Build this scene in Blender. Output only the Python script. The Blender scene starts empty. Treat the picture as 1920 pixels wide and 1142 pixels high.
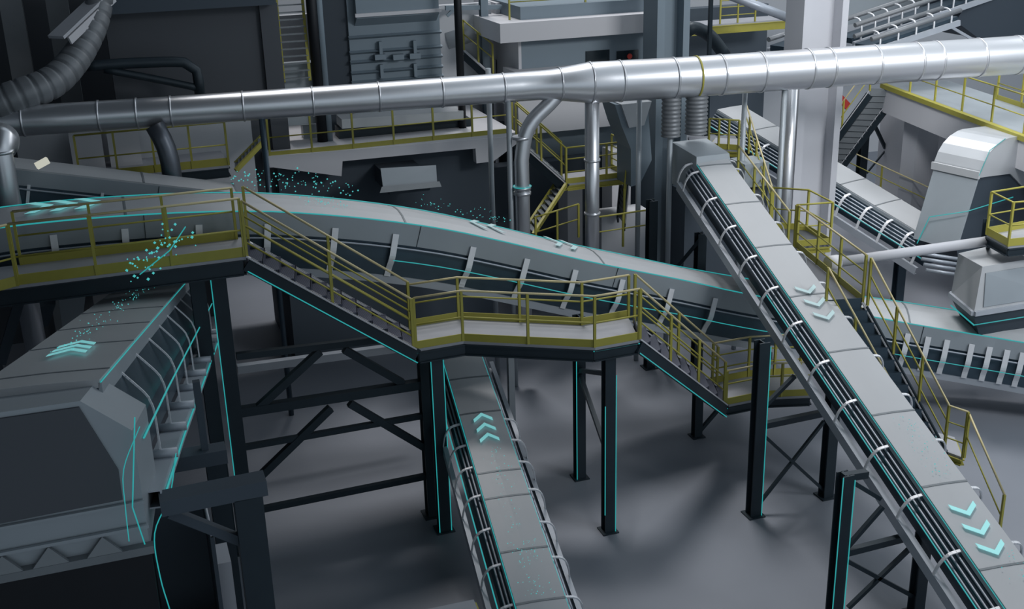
import bpy, bmesh, math, random
from math import sin, cos, radians, pi, sqrt
from mathutils import Vector, Matrix
random.seed(7)
S = bpy.context.scene
COL = S.collection

# ------------------------------------------------------------------ camera
F = 2200.0
CAM = Vector((0, 0, 14.25))
_p, _y, _r = radians(20.5), radians(19), radians(1.55)
FW = Vector((sin(_y)*cos(_p), cos(_y)*cos(_p), -sin(_p)))
_r0 = Vector((cos(_y), -sin(_y), 0)); _u0 = _r0.cross(FW)
RT = (_r0*cos(_r) - _u0*sin(_r)).normalized()
UP = RT.cross(FW)
cd = bpy.data.cameras.new('camera'); co = bpy.data.objects.new('camera', cd); COL.objects.link(co)
cd.sensor_fit = 'HORIZONTAL'; cd.sensor_width = 36; cd.lens = 36*F/1920; cd.clip_end = 300
m = Matrix((RT, UP, -FW)).transposed().to_4x4(); m.translation = CAM
co.matrix_world = m
S.camera = co

# ------------------------------------------------------------------ world, lights, exposure
w = bpy.data.worlds.new('world'); S.world = w; w.use_nodes = True
bg = w.node_tree.nodes['Background']; bg.inputs[0].default_value = (0.74, 0.86, 0.97, 1); bg.inputs[1].default_value = 0.62
S.view_settings.view_transform = 'Standard'; S.view_settings.look = 'None'
S.view_settings.exposure = 0.0; S.view_settings.gamma = 1.0

def area(name, loc, target, sx, sy, power, col=(1, 1, 1), spread=180):
    l = bpy.data.lights.new(name, 'AREA'); l.shape = 'RECTANGLE'; l.size = sx; l.size_y = sy
    l.energy = power; l.color = col; l.spread = radians(spread)
    o = bpy.data.objects.new(name, l); COL.objects.link(o); o.location = loc
    o.rotation_euler = (Vector(target)-Vector(loc)).to_track_quat('-Z', 'Y').to_euler()
    return o
sl_ = bpy.data.lights.new('sun', 'SUN'); sl_.energy = 1.45; sl_.angle = radians(13); sl_.color = (1.0, 0.97, 0.96)
so_ = bpy.data.objects.new('sun', sl_); COL.objects.link(so_); so_.rotation_euler = Vector((-.06, -.42, -1)).to_track_quat('-Z', 'Y').to_euler()
area('fill_back', (22, 36, 20), (14, 26, 3), 14, 4, 700, (1.0, 0.98, 0.98))  # added area lamp, not a real skylight; kept for duct highlights
area('fill_front', (27, 2, 22), (23, 36, 5), 10, 5, 1050, (0.97, 0.98, 1.0), 75)  # added fill lamp, brightens camera-facing faces at right
area('fill_middle', (15, 18, 19), (29, 33, 2.5), 5, 4, 360, (0.97, 0.98, 1.0), 60)  # added fill lamp to lift the shaded wall under the diagonal mezzanine
area('fill_right', (38, 30, 18), (24, 31, 3), 8, 8, 500, (0.96, 0.98, 1.0))  # added area lamp on the right, for highlights on the duct

# ------------------------------------------------------------------ geometry helpers
def ray(px, py): return FW + RT*((px-960)/F) + UP*((571-py)/F)
def UZ(px, py, z):
    d = ray(px, py); return CAM + d*((z-CAM.z)/d.z)
def UY(px, py, Y):
    d = ray(px, py); return CAM + d*(Y/d.y)
def PX(q):
    d = Vector(q)-CAM; z = d.dot(FW); return (960+F*d.dot(RT)/z, 571-F*d.dot(UP)/z)
def ZV(x, y, py):
    lo, hi = -2.0, 13.0
    for _ in range(40):
        mid = (lo+hi)/2
        if PX((x, y, mid))[1] > py: lo = mid
        else: hi = mid
    return lo
def V(*a): return Vector(a)

class MB:
    def __init__(s): s.v = []; s.f = []; s.m = []; s.sm = []
    def face(s, idx, m=0, smooth=False): s.f.append(idx); s.m.append(m); s.sm.append(smooth)
    def hexa(s, c, m=0):
        b = len(s.v); s.v += [Vector(q) for q in c]
        for f in ((3, 2, 1, 0), (4, 5, 6, 7), (0, 1, 5, 4), (1, 2, 6, 5), (2, 3, 7, 6), (3, 0, 4, 7)):
            s.face([b+i for i in f], m)
        return s
    def box(s, c, d, m=0, rz=0):
        c = Vector(c); x, y, z = d[0]/2, d[1]/2, d[2]/2
        R = Matrix.Rotation(rz, 3, 'Z')
        return s.hexa([c+R@Vector(q) for q in ((-x, -y, -z), (x, -y, -z), (x, y, -z), (-x, y, -z), (-x, -y, z), (x, -y, z), (x, y, z), (-x, y, z))], m)
    def bar(s, a, b, w, h, m=0, up=(0, 0, 1)):
        a = Vector(a); b = Vector(b); t = (b-a).normalized(); up = Vector(up)
        if abs(t.dot(up)) > .98: up = Vector((0, 1, 0))
        r = t.cross(up).normalized()*w/2; u = r.cross(t).normalized()*h/2
        return s.hexa([a-r-u, a+r-u, b+r-u, b-r-u, a-r+u, a+r+u, b+r+u, b-r+u], m)
    def ibeam(s, a, b, w, h, t=.03, m=0, up=(0, 0, 1)):
        a = Vector(a); b = Vector(b); d = (b-a).normalized(); upv = Vector(up)
        if abs(d.dot(upv)) > .98: upv = Vector((0, 1, 0))
        r = d.cross(upv).normalized(); u = r.cross(d).normalized()
        s.bar(a+u*(h/2-t/2), b+u*(h/2-t/2), w, t, m, up)
        s.bar(a-u*(h/2-t/2), b-u*(h/2-t/2), w, t, m, up)
        return s.bar(a, b, t, h-2*t, m, up)
    def tube(s, pts, r, n=8, m=0, closed=False):
        pts = [Vector(p) for p in pts]; N = len(pts)
        rr = r if isinstance(r, (list, tuple)) else [r]*N
        ref = None; b = len(s.v)
        for i, p in enumerate(pts):
            if closed: t = pts[(i+1) % N]-pts[i-1]
            else: t = pts[min(i+1, N-1)]-pts[max(i-1, 0)]
            t.normalize()
            if ref is None: ref = Vector((0, 0, 1)) if abs(t.z) < .9 else Vector((1, 0, 0))
            x = t.cross(ref).normalized(); y = x.cross(t).normalized(); ref = y
            for k in range(n):
                a = 2*pi*k/n; s.v.append(p+(x*cos(a)+y*sin(a))*rr[i])
        L = N if closed else N-1
        for i in range(L):
            for k in range(n):
                i2 = (i+1) % N
                s.face([b+i*n+k, b+i2*n+k, b+i2*n+(k+1) % n, b+i*n+(k+1) % n][::-1], m, True)
        if not closed:
            s.face([b+k for k in range(n)], m); s.face([b+(N-1)*n+k for k in range(n)][::-1], m)
        return s
    def prism(s, poly, off, m=0):
        off = Vector(off); n = len(poly); b = len(s.v)
        s.v += [Vector(p) for p in poly]+[Vector(p)+off for p in poly]
        s.face(list(range(n))[::-1], m); s.face([b*0+n+i for i in range(n)], m) if b == 0 else None
        if b:
            s.f.pop(); s.m.pop(); s.sm.pop()
            s.face([b+i for i in range(n)][::-1], m); s.face([b+n+i for i in range(n)], m)
        for i in range(n):
            j = (i+1) % n; s.face([b+i, b+j, b+n+j, b+n+i], m)
        return s
    def sweep(s, fr, prof, m=0, closed=True, smooth=False):
        b = len(s.v); n = len(prof)
        for (p, t, l, u) in fr:
            for (a, c) in prof: s.v.append(p+l*a+u*c)
        for i in range(len(fr)-1):
            for k in range(n if closed else n-1):
                k2 = (k+1) % n
                s.face([b+i*n+k, b+i*n+k2, b+(i+1)*n+k2, b+(i+1)*n+k], m, smooth)
        if closed:
            s.face([b+k for k in range(n)][::-1], m); s.face([b+(len(fr)-1)*n+k for k in range(n)], m)
        return s
    def build(s, name, mats, parent=None):
        if not isinstance(mats, (list, tuple)): mats = [mats]
        me = bpy.data.meshes.new(name)
        o0 = Vector((0, 0, 0))
        if parent is not None:
            q = parent
            while q is not None: o0 = o0+q.location; q = q.parent
            loc = Vector((0, 0, 0))
        else:
            mn = Vector((min(v.x for v in s.v), min(v.y for v in s.v), min(v.z for v in s.v)))
            mx = Vector((max(v.x for v in s.v), max(v.y for v in s.v), max(v.z for v in s.v)))
            o0 = Vector(((mn.x+mx.x)/2, (mn.y+mx.y)/2, mn.z)); loc = o0
        me.from_pydata([v-o0 for v in s.v], [], s.f)
        for mt in mats: me.materials.append(mt)
        for i, p in enumerate(me.polygons): p.material_index = s.m[i]; p.use_smooth = s.sm[i]
        bm = bmesh.new(); bm.from_mesh(me); bmesh.ops.recalc_face_normals(bm, faces=bm.faces); bm.to_mesh(me); bm.free()
        o = bpy.data.objects.new(name, me); COL.objects.link(o); o.location = loc
        if parent is not None: o.parent = parent
        return o

def thing(name, label, cat, loc, group=None):
    o = bpy.data.objects.new(name, None); COL.objects.link(o); o.location = Vector(loc); o.empty_display_size = .3
    o['label'] = label; o['category'] = cat
    if group: o['group'] = group
    return o
def tag(o, label, cat, group=None, kind=None):
    o['label'] = label; o['category'] = cat
    if group: o['group'] = group
    if kind: o['kind'] = kind
    return o
def struct(o): o['kind'] = 'structure'; return o

def frames(path):
    out = []; N = len(path)
    for i, p in enumerate(path):
        t = (path[min(i+1, N-1)]-path[max(i-1, 0)]).normalized()
        l = t.cross(V(0, 0, 1)).normalized(); out.append((p.copy(), t, l, l.cross(t).normalized()))
    return out
def smooth_path(pts, step=.4):
    pts = [Vector(p) for p in pts]; out = []
    P = [2*pts[0]-pts[1]]+pts+[2*pts[-1]-pts[-2]]
    for i in range(1, len(P)-2):
        a, b, c, d = P[i-1:i+3]; n = max(1, int((c-b).length/step))
        for k in range(n):
            t = k/n
            out.append(.5*((2*b)+(c-a)*t+(2*a-5*b+4*c-d)*t*t+(3*b-a-3*c+d)*t**3))
    out.append(pts[-1]); return out
def arclen(path):
    s = [0]
    for a, b in zip(path, path[1:]): s.append(s[-1]+(b-a).length)
    return s
def at_s(path, sl, s):
    s = max(0, min(sl[-1]-1e-4, s)); i = 0
    while i < len(sl)-2 and sl[i+1] < s: i += 1
    k = (s-sl[i])/(sl[i+1]-sl[i]); fa = path[i]; fb = path[i+1]
    t = (path[min(i+2, len(path)-1)]-path[max(i-1, 0)]).normalized()
    l = t.cross(V(0, 0, 1)).normalized()
    return (fa.lerp(fb, k), t, l, l.cross(t).normalized())
def s_near(path, sl, px, py, off=(0, 0)):
    best = None
    n = int(sl[-1]/.05)
    for i in range(n+1):
        f = at_s(path, sl, i*.05); q = PX(f[0]+f[2]*off[0]+f[3]*off[1]); d = (q[0]-px)**2+(q[1]-py)**2
        if best is None or d < best[0]: best = (d, i*.05)
    return best[1]

# ------------------------------------------------------------------ materials
def srgb(r, g, b):
    f = lambda c: (c/255/12.92) if c/255 <= .04045 else ((c/255+.055)/1.055)**2.4
    return (f(r), f(g), f(b), 1)
def mat(name, c, rough=.5, metal=0., var=.12, scale=3., bump=0., noise2=None, spec=.5, rv=.08):
    m = bpy.data.materials.new(name); m.use_nodes = True; nt = m.node_tree; bs = nt.nodes['Principled BSDF']
    bs.inputs['Roughness'].default_value = rough; bs.inputs['Metallic'].default_value = metal
    bs.inputs['Specular IOR Level'].default_value = spec
    tc = nt.nodes.new('ShaderNodeTexCoord'); n = nt.nodes.new('ShaderNodeTexNoise'); n.inputs['Scale'].default_value = scale
    n.inputs['Detail'].default_value = 5
    nt.links.new(tc.outputs['Object'], n.inputs['Vector'])
    mx = nt.nodes.new('ShaderNodeMix'); mx.data_type = 'RGBA'; c = srgb(*c)
    mx.inputs[6].default_value = tuple(q*(1-var) for q in c[:3])+(1,); mx.inputs[7].default_value = tuple(min(1, q*(1+var)) for q in c[:3])+(1,)
    nt.links.new(n.outputs['Fac'], mx.inputs[0]); nt.links.new(mx.outputs[2], bs.inputs['Base Color'])
    mr = nt.nodes.new('ShaderNodeMapRange'); mr.inputs[3].default_value = max(.02, rough-rv); mr.inputs[4].default_value = min(1, rough+rv)
    nt.links.new(n.outputs['Fac'], mr.inputs[0]); nt.links.new(mr.outputs[0], bs.inputs['Roughness'])
    if bump:
        n2 = nt.nodes.new('ShaderNodeTexNoise'); n2.inputs['Scale'].default_value = noise2 or scale*6
        nt.links.new(tc.outputs['Object'], n2.inputs['Vector'])
        bp = nt.nodes.new('ShaderNodeBump'); bp.inputs['Strength'].default_value = bump; bp.inputs['Distance'].default_value = .02
        nt.links.new(n2.outputs['Fac'], bp.inputs['Height']); nt.links.new(bp.outputs[0], bs.inputs['Normal'])
    return m
def emis(name, c, st, base=(0.02, .05, .05, 1)):
    m = bpy.data.materials.new(name); m.use_nodes = True; nt = m.node_tree; bs = nt.nodes['Principled BSDF']
    bs.inputs['Base Color'].default_value = base; bs.inputs['Emission Color'].default_value = srgb(*c)
    bs.inputs['Emission Strength'].default_value = st
    return m
def grating(name, c1, c2, sc=14):
    m = bpy.data.materials.new(name); m.use_nodes = True; nt = m.node_tree; bs = nt.nodes['Principled BSDF']
    tc = nt.nodes.new('ShaderNodeTexCoord'); ck = nt.nodes.new('ShaderNodeTexBrick')
    ck.inputs['Scale'].default_value = sc; ck.inputs['Mortar Size'].default_value = .12; ck.offset = 0
    ck.inputs['Brick Width'].default_value = .6; ck.inputs['Row Height'].default_value = .5
    ck.inputs['Color1'].default_value = srgb(*c1); ck.inputs['Color2'].default_value = srgb(*c1); ck.inputs['Mortar'].default_value = srgb(*c2)
    nt.links.new(tc.outputs['Object'], ck.inputs['Vector']); nt.links.new(ck.outputs['Color'], bs.inputs['Base Color'])
    bs.inputs['Roughness'].default_value = .5; bs.inputs['Metallic'].default_value = .3
    return m
M = dict(
 cover=mat('white_cover_sheet', (172, 175, 178), .42, 0, .05, 1.2),
 skirt=mat('grey_side_sheet', (150, 158, 164), .45, 0.2, .08, 1.2),
 seam=mat('joint_strip_grey', (118, 124, 128), .5, .3),
 stringer=mat('pale_steel_channel', (168, 174, 182), .45, .2, .08, 2),
 bracket=mat('galvanised_bracket', (222, 224, 228), .45, .2, .08, 5),
 belly=mat('dark_trough', (62, 78, 90), .35, .5, .2, 2),
 rod=mat('polished_rod', (165, 172, 182), .42, .35, .05),
 duct=mat('galvanised_duct', (212, 214, 218), .33, .82, .03, .8, rv=.015),
 ductdark=mat('dull_duct', (105, 110, 118), .4, .7, .1, 1),
 flex=mat('ribbed_hose_grey', (120, 124, 128), .5, .3, .15, 2),
 yellow=mat('yellow_paint', (158, 152, 66), .5, 0, .1, 4),
 cream=mat('cream_handrail', (196, 184, 140), .4, .1, .08, 4),
 tread=grating('perforated_tread', (26, 30, 44), (74, 78, 94), 16),
 grate=grating('open_grating', (120, 124, 130), (80, 84, 92), 20),
 deck=mat('grey_deck_plate', (158, 160, 166), .5, .1, .1, 2),
 dark=mat('dark_steel', (38, 50, 58), .5, .3, .2, 3),
 darker=mat('black_steel', (22, 26, 32), .5, .3, .2, 3),
 blue=mat('slate_blue_panel', (116, 130, 140), .55, .1, .05, .6),
 bluedk=mat('deep_slate_panel', (50, 60, 70), .6, .1, .08, .6),
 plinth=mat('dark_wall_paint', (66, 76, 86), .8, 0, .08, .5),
 wall=mat('pale_wall_paint', (188, 190, 194), .8, 0, .05, .5),
 white=mat('white_render', (196, 196, 200), .7, 0, .04, .6),
 brown=mat('dark_panel_matt', (76, 80, 86), .8, 0, .1, .5),
 column=mat('column_paint', (176, 178, 184), .6, .05, .05, .8),
 hood=mat('hood_sheet', (176, 180, 184), .4, .3, .06, 1),
 glass=mat('dark_glazing', (30, 40, 46), .15, .2, .1),
 red=mat('red_paint', (190, 60, 50), .5),
 teal=emis('teal_overlay', (38, 150, 152), 1.0),  # overlaid graphic lines drawn as glowing tubes; no lamps stand there
 mark=emis('overlay_arrow', (110, 190, 192), .7, (.3, .5, .5, 1)),  # overlaid graphic arrows, drawn as glowing plates
 faint=emis('pale_overlay_arrow', (120, 160, 164), .25, (.42, .55, .56, 1)),
 spark=emis('spark_light', (70, 180, 180), 1.0),
)
# polished concrete with long soft scuffs
fm = mat('concrete_floor', (128, 133, 142), .45, 0, .1, .35, .15, 5, .4); M['floor'] = fm

# ------------------------------------------------------------------ room
struct(MB().box((16, 28, -.15), (90, 80, .3)).build('floor', M['floor']))
struct(MB().box((-13.5, 18, 26.2), (35, 90, .4)).build('sun_blocker', M['bluedk']))  # unseen slab added to keep the sun off the left side
struct(MB().box((7.2, 1.5, 26.2), (6.3, 57, .4)).build('sun_blocker', M['bluedk']))  # second unseen slab, sized to shade the near left floor
struct(MB().box((16, 50, 8), (90, .4, 16)).build('wall_back', M['wall']))
struct(MB().box((-9, 28, 8), (.4, 44, 16)).build('wall_left', M['bluedk']))
struct(MB().box((61, 28, 8), (.4, 44, 16)).build('wall_right', M['wall']))

# ------------------------------------------------------------------ conveyors
def conveyor(name, label, path, W, sk=.14, belly=.65, st=(.42, .62), sth=.2, stw=.1, panel=1.92, off0=0., seams=None, br=(), brside=1,
             rods=1, edge=(1, -1), brw=.07, brprof=None, roller=False, both=True, dome=.012, er=.009):
    path = [Vector(p) for p in path]; fr = frames(path); sl = arclen(path); h = W/2
    t = thing(name, label, 'conveyor', (path[0]+path[-1])/2 - V(0, 0, 1.2))
    c = MB(); ed = -.05 if dome > .02 else -.004
    c.sweep(fr, [(-h, ed), (-h*.5, dome*.5), (0, dome), (h*.5, dome*.5), (h, ed), (h, -.1), (-h, -.1)])
    ss = seams if seams is not None else [off0+panel*i for i in range(int((sl[-1]-off0)/panel)+1)]
    for s in ss:
        f = at_s(path, sl, s); q = []
        for (a, b) in ((-h*1.01, ed+.005), (-h*.5, dome*.5+.004), (0, dome+.004), (h*.5, dome*.5+.004), (h*1.01, ed+.005)):
            q.append(f[0]+f[2]*a+f[3]*b)
        for a, b in zip(q, q[1:]): c.bar(a, b, .045, .012, 1, up=f[3])
    c.build('cover', [M['cover'], M['seam']], t)
    for sd in (1, -1):
        g = MB(); g.sweep(fr, [(sd*(h-.02), -.04), (sd*(h+.02), -.04), (sd*(h+.03), -.04-sk), (sd*(h-.02), -.04-sk)])
        if sk > .3:
            for s in ss:
                f = at_s(path, sl, s+.35); g.bar(f[0]+f[2]*sd*(h+.03)+f[3]*-.05, f[0]+f[2]*sd*(h+.036)+f[3]*(-.04-sk), .012, .012, 1)
        g.build('side_skirt', [M['skirt'], M['dark']], t)
        if sd != brside and not both: continue
        for k in range(rods):
            v = -.04-sk-.07-.09*k
            MB().tube([f[0]+f[2]*sd*(h+.07+.062*k)+f[3]*v for f in fr], .024, 6).build('side_rod', M['rod'], t)
        o_, d_ = st
        MB().sweep(fr, [(sd*(o_+h-stw), -d_), (sd*(o_+h), -d_), (sd*(o_+h), -d_-sth), (sd*(o_+h-stw), -d_-sth),
                        (sd*(o_+h-stw), -d_-sth+.02), (sd*(o_+h-.02), -d_-sth+.02), (sd*(o_+h-.02), -d_-.02), (sd*(o_+h-stw), -d_-.02)]).build('stringer', M['stringer'], t)
    MB().sweep(fr, [(-h+.03, -.1), (h-.03, -.1), (h+.0+st[0]*.45, -.04-sk-.1-belly*.35), (h+st[0]*.4, -.04-sk-belly), (-h-st[0]*.4, -.04-sk-belly), (-h-st[0]*.45, -.04-sk-.1-belly*.35)]).build('trough', M['belly'], t)
    for s in br:
        f = at_s(path, sl, s)
        for sd in ((brside, -brside) if both else (brside,)):
            pr = brprof or [(h+.03, -.1), (h+.05+st[0]*.45, -.16), (h+st[0]*.86, -st[1]*.55), (h+st[0]*.98, -st[1]+.0)]
            b = MB(); pts = [f[0]+f[2]*sd*a+f[3]*v for a, v in pr]
            pts = smooth_path(pts, .06)
            for a, c2 in zip(pts, pts[1:]): b.bar(a, c2+(c2-a)*.15, brw, .025, 0, up=(f[2]*sd+f[3]*.4))
            br_o = b.build('bracket', M['bracket'], t)
            if roller and sd == brside:
                q = f[0]+f[2]*sd*(pr[-1][0])+f[3]*pr[-1][1]
                MB().tube([q-f[2]*sd*.25, q+f[2]*sd*.22], .07, 10).build('idler', M['stringer'], br_o)
    for sd in edge:
        MB().tube([f[0]+f[2]*sd*(h+.012)+f[3]*-.035 for f in fr], er, 5).build('overlay_edge', M['teal'], t)  # overlaid glow lines along the cover edges
    return t, path, sl, h

def chevrons(t, path, sl, s0, n, pitch, wid, ln, dirn=1, material='mark', lift=.06, lat=0.):
    for i in range(n):
        f = at_s(path, sl, s0+i*pitch)
        def q(a, u): return f[0]+f[1]*a*dirn+f[2]*(u+lat)+f[3]*(lift-.02*abs(u))
        b = MB(); th = ln*.55
        for sg in (1, -1):
            b.prism([q(0, sg*wid/2), q(th, sg*wid/2), q(th+ln, 0), q(ln, 0)], f[3]*.008)
        b.build('overlay_arrow', M[material], t)

def sparks(name, pts, parent=None, r=.014, label=None):
    b = MB()
    for p in pts:
        rr = r*random.uniform(.5, 1.4); p = Vector(p); k = len(b.v)
        b.v += [p+V(rr, 0, 0), p+V(-rr, 0, 0), p+V(0, rr, 0), p+V(0, -rr, 0), p+V(0, 0, rr), p+V(0, 0, -rr)]
        for f in ((0, 2, 4), (2, 1, 4), (1, 3, 4), (3, 0, 4), (2, 0, 5), (1, 2, 5), (3, 1, 5), (0, 3, 5)): b.face([k+i for i in f])
    o = b.build(name, M['spark'], parent); o['kind'] = 'stuff'
    if label: o['label'] = label; o['category'] = 'light sparks'
    return o
def belt_sparks(t, path, sl, s0, s1, n, lat, spread, r=.012):
    pts = []
    for _ in range(n):
        f = at_s(path, sl, random.uniform(s0, s1)); pts.append(f[0]+f[2]*random.gauss(lat, spread)+f[3]*.075)
    sparks('light_sparks', pts, t, r)

# conveyor 1 : long main line
near = []
for q in ((-140, 452), (0, 428), (160, 411), (330, 400), (460, 397), (560, 400), (700, 412), (830, 430), (950, 455), (1100, 490), (1250, 520), (1400, 552)):
    near.append(UY(*q, 24.7))
for q, z in (((1630, 593), 2.85), ((1813, 625), 2.45), ((1920, 643), 2.3), ((2060, 668), 2.1)): near.append(UZ(*q, z))
W1 = 1.65
ctr = []
for i, p in enumerate(near):
    tt = (near[min(i+1, len(near)-1)]-near[max(i-1, 0)]); l = tt.cross(V(0, 0, 1)).normalized(); ctr.append(p-l*W1/2+V(0, 0, .05))
p1 = smooth_path(ctr, .5); sl1 = arclen(p1); h1 = W1/2
brp = [(h1+.06, -.3), (h1+.1, -.6), (h1+.12, -.85), (h1+.02, -1.12), (h1+.0, -1.3)]
bs = [s_near(p1, sl1, *q, (h1, -.4)) for q in ((-35, 460), (100, 447), (235, 432), (371, 425), (500, 425), (625, 435), (741, 447), (885, 472), (985, 492), (1076, 510), (1166, 527), (1256, 546), (1338, 563),
      (1700, 637), (1740, 640), (1775, 645), (1822, 652), (1852, 660), (1885, 668), (1915, 675))]
sm1 = [s_near(p1, sl1, *q) for q in ((235, 390), (745, 395), (1110, 475), (1700, 590))]
c1 = conveyor('covered_conveyor', 'long pale covered belt conveyor arching from the left edge down behind the yellow stairs', p1, W1, sk=.5, belly=.75, st=(-.02, 1.28), sth=.2, stw=.16,
              seams=sm1, br=bs, brprof=brp, both=True, dome=.06, brw=.14, er=.018)
s_a = s_near(p1, sl1, 50, 400); chevrons(c1[0], p1, sl1, s_a, 3, .48, .85, .36, lift=.085)
s_a = s_near(p1, sl1, 1028, 458); chevrons(c1[0], p1, sl1, s_a, 2, .42, .8, .25, 1, 'faint', lift=.09)
s_a = s_near(p1, sl1, 905, 432); chevrons(c1[0], p1, sl1, s_a, 2, .45, .7, .25, -1, 'faint', lift=.09)
MB().tube([f[0]+f[2]*(h1+.3)+f[3]*-.85 for f in frames(p1)[16:52]], .012, 5).build('overlay_side_line', M['teal'], c1[0])
belt_sparks(c1[0], p1, sl1, s_near(p1, sl1, 560, 380), s_near(p1, sl1, 650, 390), 60, .1, .3)

# conveyor 3 : right incline coming toward the viewer
a3 = V(14.98, 27.9, 6.62); b3 = V(13.22, 12.2, 1.84)
lat3 = V(-1, .108, 0).normalized(); W3 = .95
p3 = [a3.lerp(b3, i/40)-lat3*W3/2 for i in range(41)]
sl3 = arclen(p3); h3 = W3/2
sm3 = [s_near(p3, sl3, *q, (h3, 0)) for q in ((1307, 315), (1352, 390), (1405, 471), (1473, 561), (1548, 665), (1630, 783), (1720, 919), (1837, 1071))]
bs3 = [s_near(p3, sl3, *q, (h3, -.1)) for q in ((1274, 283), (1306, 326), (1340, 376), (1375, 428), (1414, 483), (1456, 542), (1501, 607), (1550, 679), (1603, 755), (1660, 844), (1727, 932), (1798, 1033), (1875, 1140))]
c3 = conveyor('covered_conveyor', 'steep white covered conveyor running from the big duct down to the lower right corner', p3, W3, sk=.08, belly=.6, st=(.42, .66), sth=.24, stw=.12,
              seams=sm3, br=bs3, rods=3, brw=.06)
chevrons(c3[0], p3, sl3, s_near(p3, sl3, 1800, 945), 3, .48, .52, .22, 1)
chevrons(c3[0], p3, sl3, s_near(p3, sl3, 1500, 545), 3, .5, .5, .22, 1, 'faint')
MB().tube([f[0]+f[2]*(h3+.3)+f[3]*-.3 for f in frames(p3)[14:]], .014, 5).build('overlay_side_line', M['teal'], c3[0])
belt_sparks(c3[0], p3, sl3, s_near(p3, sl3, 1690, 780), s_near(p3, sl3, 1770, 900), 70, -.05, .13, .010)
belt_sparks(c3[0], p3, sl3, s_near(p3, sl3, 1870, 1040), sl3[-1], 50, -.2, .12, .010)

# conveyor 2 : centre, under the middle platform
W2 = .93
q0 = UZ(828, 664, 3.36); q1 = UZ(902, 939, 2.35); q2 = UZ(938, 1036, 1.98)
d2 = (q2-q0); e2 = q0+d2*1.35; lat2 = d2.cross(V(0, 0, 1)).normalized()
s2 = q0-d2*.06
p2 = [s2.lerp(e2, i/20)-lat2*W2/2 for i in range(21)]; sl2 = arclen(p2); h2 = W2/2
sm2 = [s_near(p2, sl2, *q, (h2, 0)) for q in ((828, 718), (845, 784), (886, 893), (902, 939), (936, 1036), (985, 1130))]
bs2 = [s_near(p2, sl2, *q, (h2, -.1)) for q in ((845, 800), (858, 840), (870, 880), (894, 931), (914, 992), (938, 1060), (964, 1132))]
c2 = conveyor('covered_conveyor', 'grey covered conveyor rising from the bottom edge to under the middle yellow platform', p2, W2, sk=.1, belly=.6, st=(.42, .66), sth=.22,
              seams=sm2, br=bs2, rods=2, brw=.05, edge=(1, -1))
chevrons(c2[0], p2, sl2, s_near(p2, sl2, 885, 800)+.0, 3, .36, .42, .2, -1)
MB().tube([f[0]+f[2]*(h2+.28)+f[3]*-.3 for f in frames(p2)[3:]], .014, 5).build('overlay_side_line', M['teal'], c2[0])
belt_sparks(c2[0], p2, sl2, s_near(p2, sl2, 905, 850), s_near(p2, sl2, 970, 1000), 60, 0, .1, .010)
belt_sparks(c2[0], p2, sl2, s_near(p2, sl2, 970, 1020), s_near(p2, sl2, 1020, 1120), 80, 0, .14, .010)

# conveyor 4 : left, rising toward the viewer into a hood
W4 = 1.45
r0 = UZ(352, 522, 5.4); r1 = UZ(250, 638, 7.85); r2 = UZ(186, 712, 8.75)
r1 = r0.lerp(r2, .64) if False else r1
d4 = (r1-r0); lat4 = d4.cross(V(0, 0, 1)).normalized()
s4 = r0-d4*.1
p4 = [s4.lerp(r1, i/20)+lat4*W4/2 for i in range(21)]
e4 = r2+lat4*W4/2; p4 += [p4[-1].lerp(e4, i/5) for i in range(1, 6)]
sl4 = arclen(p4); h4 = W4/2
sm4 = [s_near(p4, sl4, *q, (-h4, 0)) for q in ((343, 530), (329, 550), (304, 573), (279, 602), (250, 638), (206, 690))]
bs4 = [s_near(p4, sl4, *q, (-h4, -.15)) for q in ((218, 688), (248, 655), (273, 627), (293, 604), (309, 585), (323, 568), (334, 555), (344, 541), (353, 530))]
brp4 = [(h4+.02, -.2), (h4+.28, -.5), (h4+.34, -.62), (h4+.38, -.8), (h4+.4, -1.35)]
c4 = conveyor('covered_conveyor', 'wide grey covered conveyor at left rising toward the large hood in the near corner', p4, W4, sk=.3, belly=1.0, st=(.55, 1.4), sth=.22, stw=.3,
              seams=sm4, br=bs4, brside=-1, brprof=brp4, rods=1, brw=.04, roller=True, both=True)
chevrons(c4[0], p4, sl4, s_near(p4, sl4, 140, 655)+.0, 3, .42, .5, .4, -1)
belt_sparks(c4[0], p4, sl4, s_near(p4, sl4, 280, 560), s_near(p4, sl4, 150, 690), 90, .05, .13, .010)
MB().tube([f[0]-f[2]*(h4+.42)+f[3]*-.75 for f in frames(p4)], .014, 5).build('overlay_side_line', M['teal'], c4[0])
MB().tube([f[0]-f[2]*(h4+.57)+f[3]*-1.5 for f in frames(p4)], .014, 5).build('overlay_side_line', M['teal'], c4[0])

# conveyor 5 : far right
A5 = UZ(1345, 205, 5.6); B5 = UZ(1718, 432, 3.1)
d5 = B5-A5; lat5 = d5.cross(V(0, 0, 1)).normalized(); W5 = 1.25
A5 = A5; E5 = B5+d5*.08
p5 = [A5.lerp(E5, i/20)-lat5*W5/2 for i in range(21)]; sl5 = arclen(p5); h5 = W5/2
bs5 = [s_near(p5, sl5, *q, (h5, -.1)) for q in ((1440, 275), (1592, 369), (1630, 395), (1671, 416), (1709, 441), (1735, 460))]
c5 = conveyor('covered_conveyor', 'far right covered conveyor passing behind the tall column toward the domed hood', p5, W5, sk=.1, belly=.7, st=(.5, .85), sth=.24, seams=[s_near(p5, sl5, *q) for q in ((1440, 230), (1500, 270), (1615, 315), (1675, 365))],
              br=bs5, rods=5, brw=.09, edge=())
MB().tube([f[0]+f[2]*(h5+.45)+f[3]*-.5 for f in frames(p5)], .016, 5).build('overlay_side_line', M['teal'], c5[0])

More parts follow.
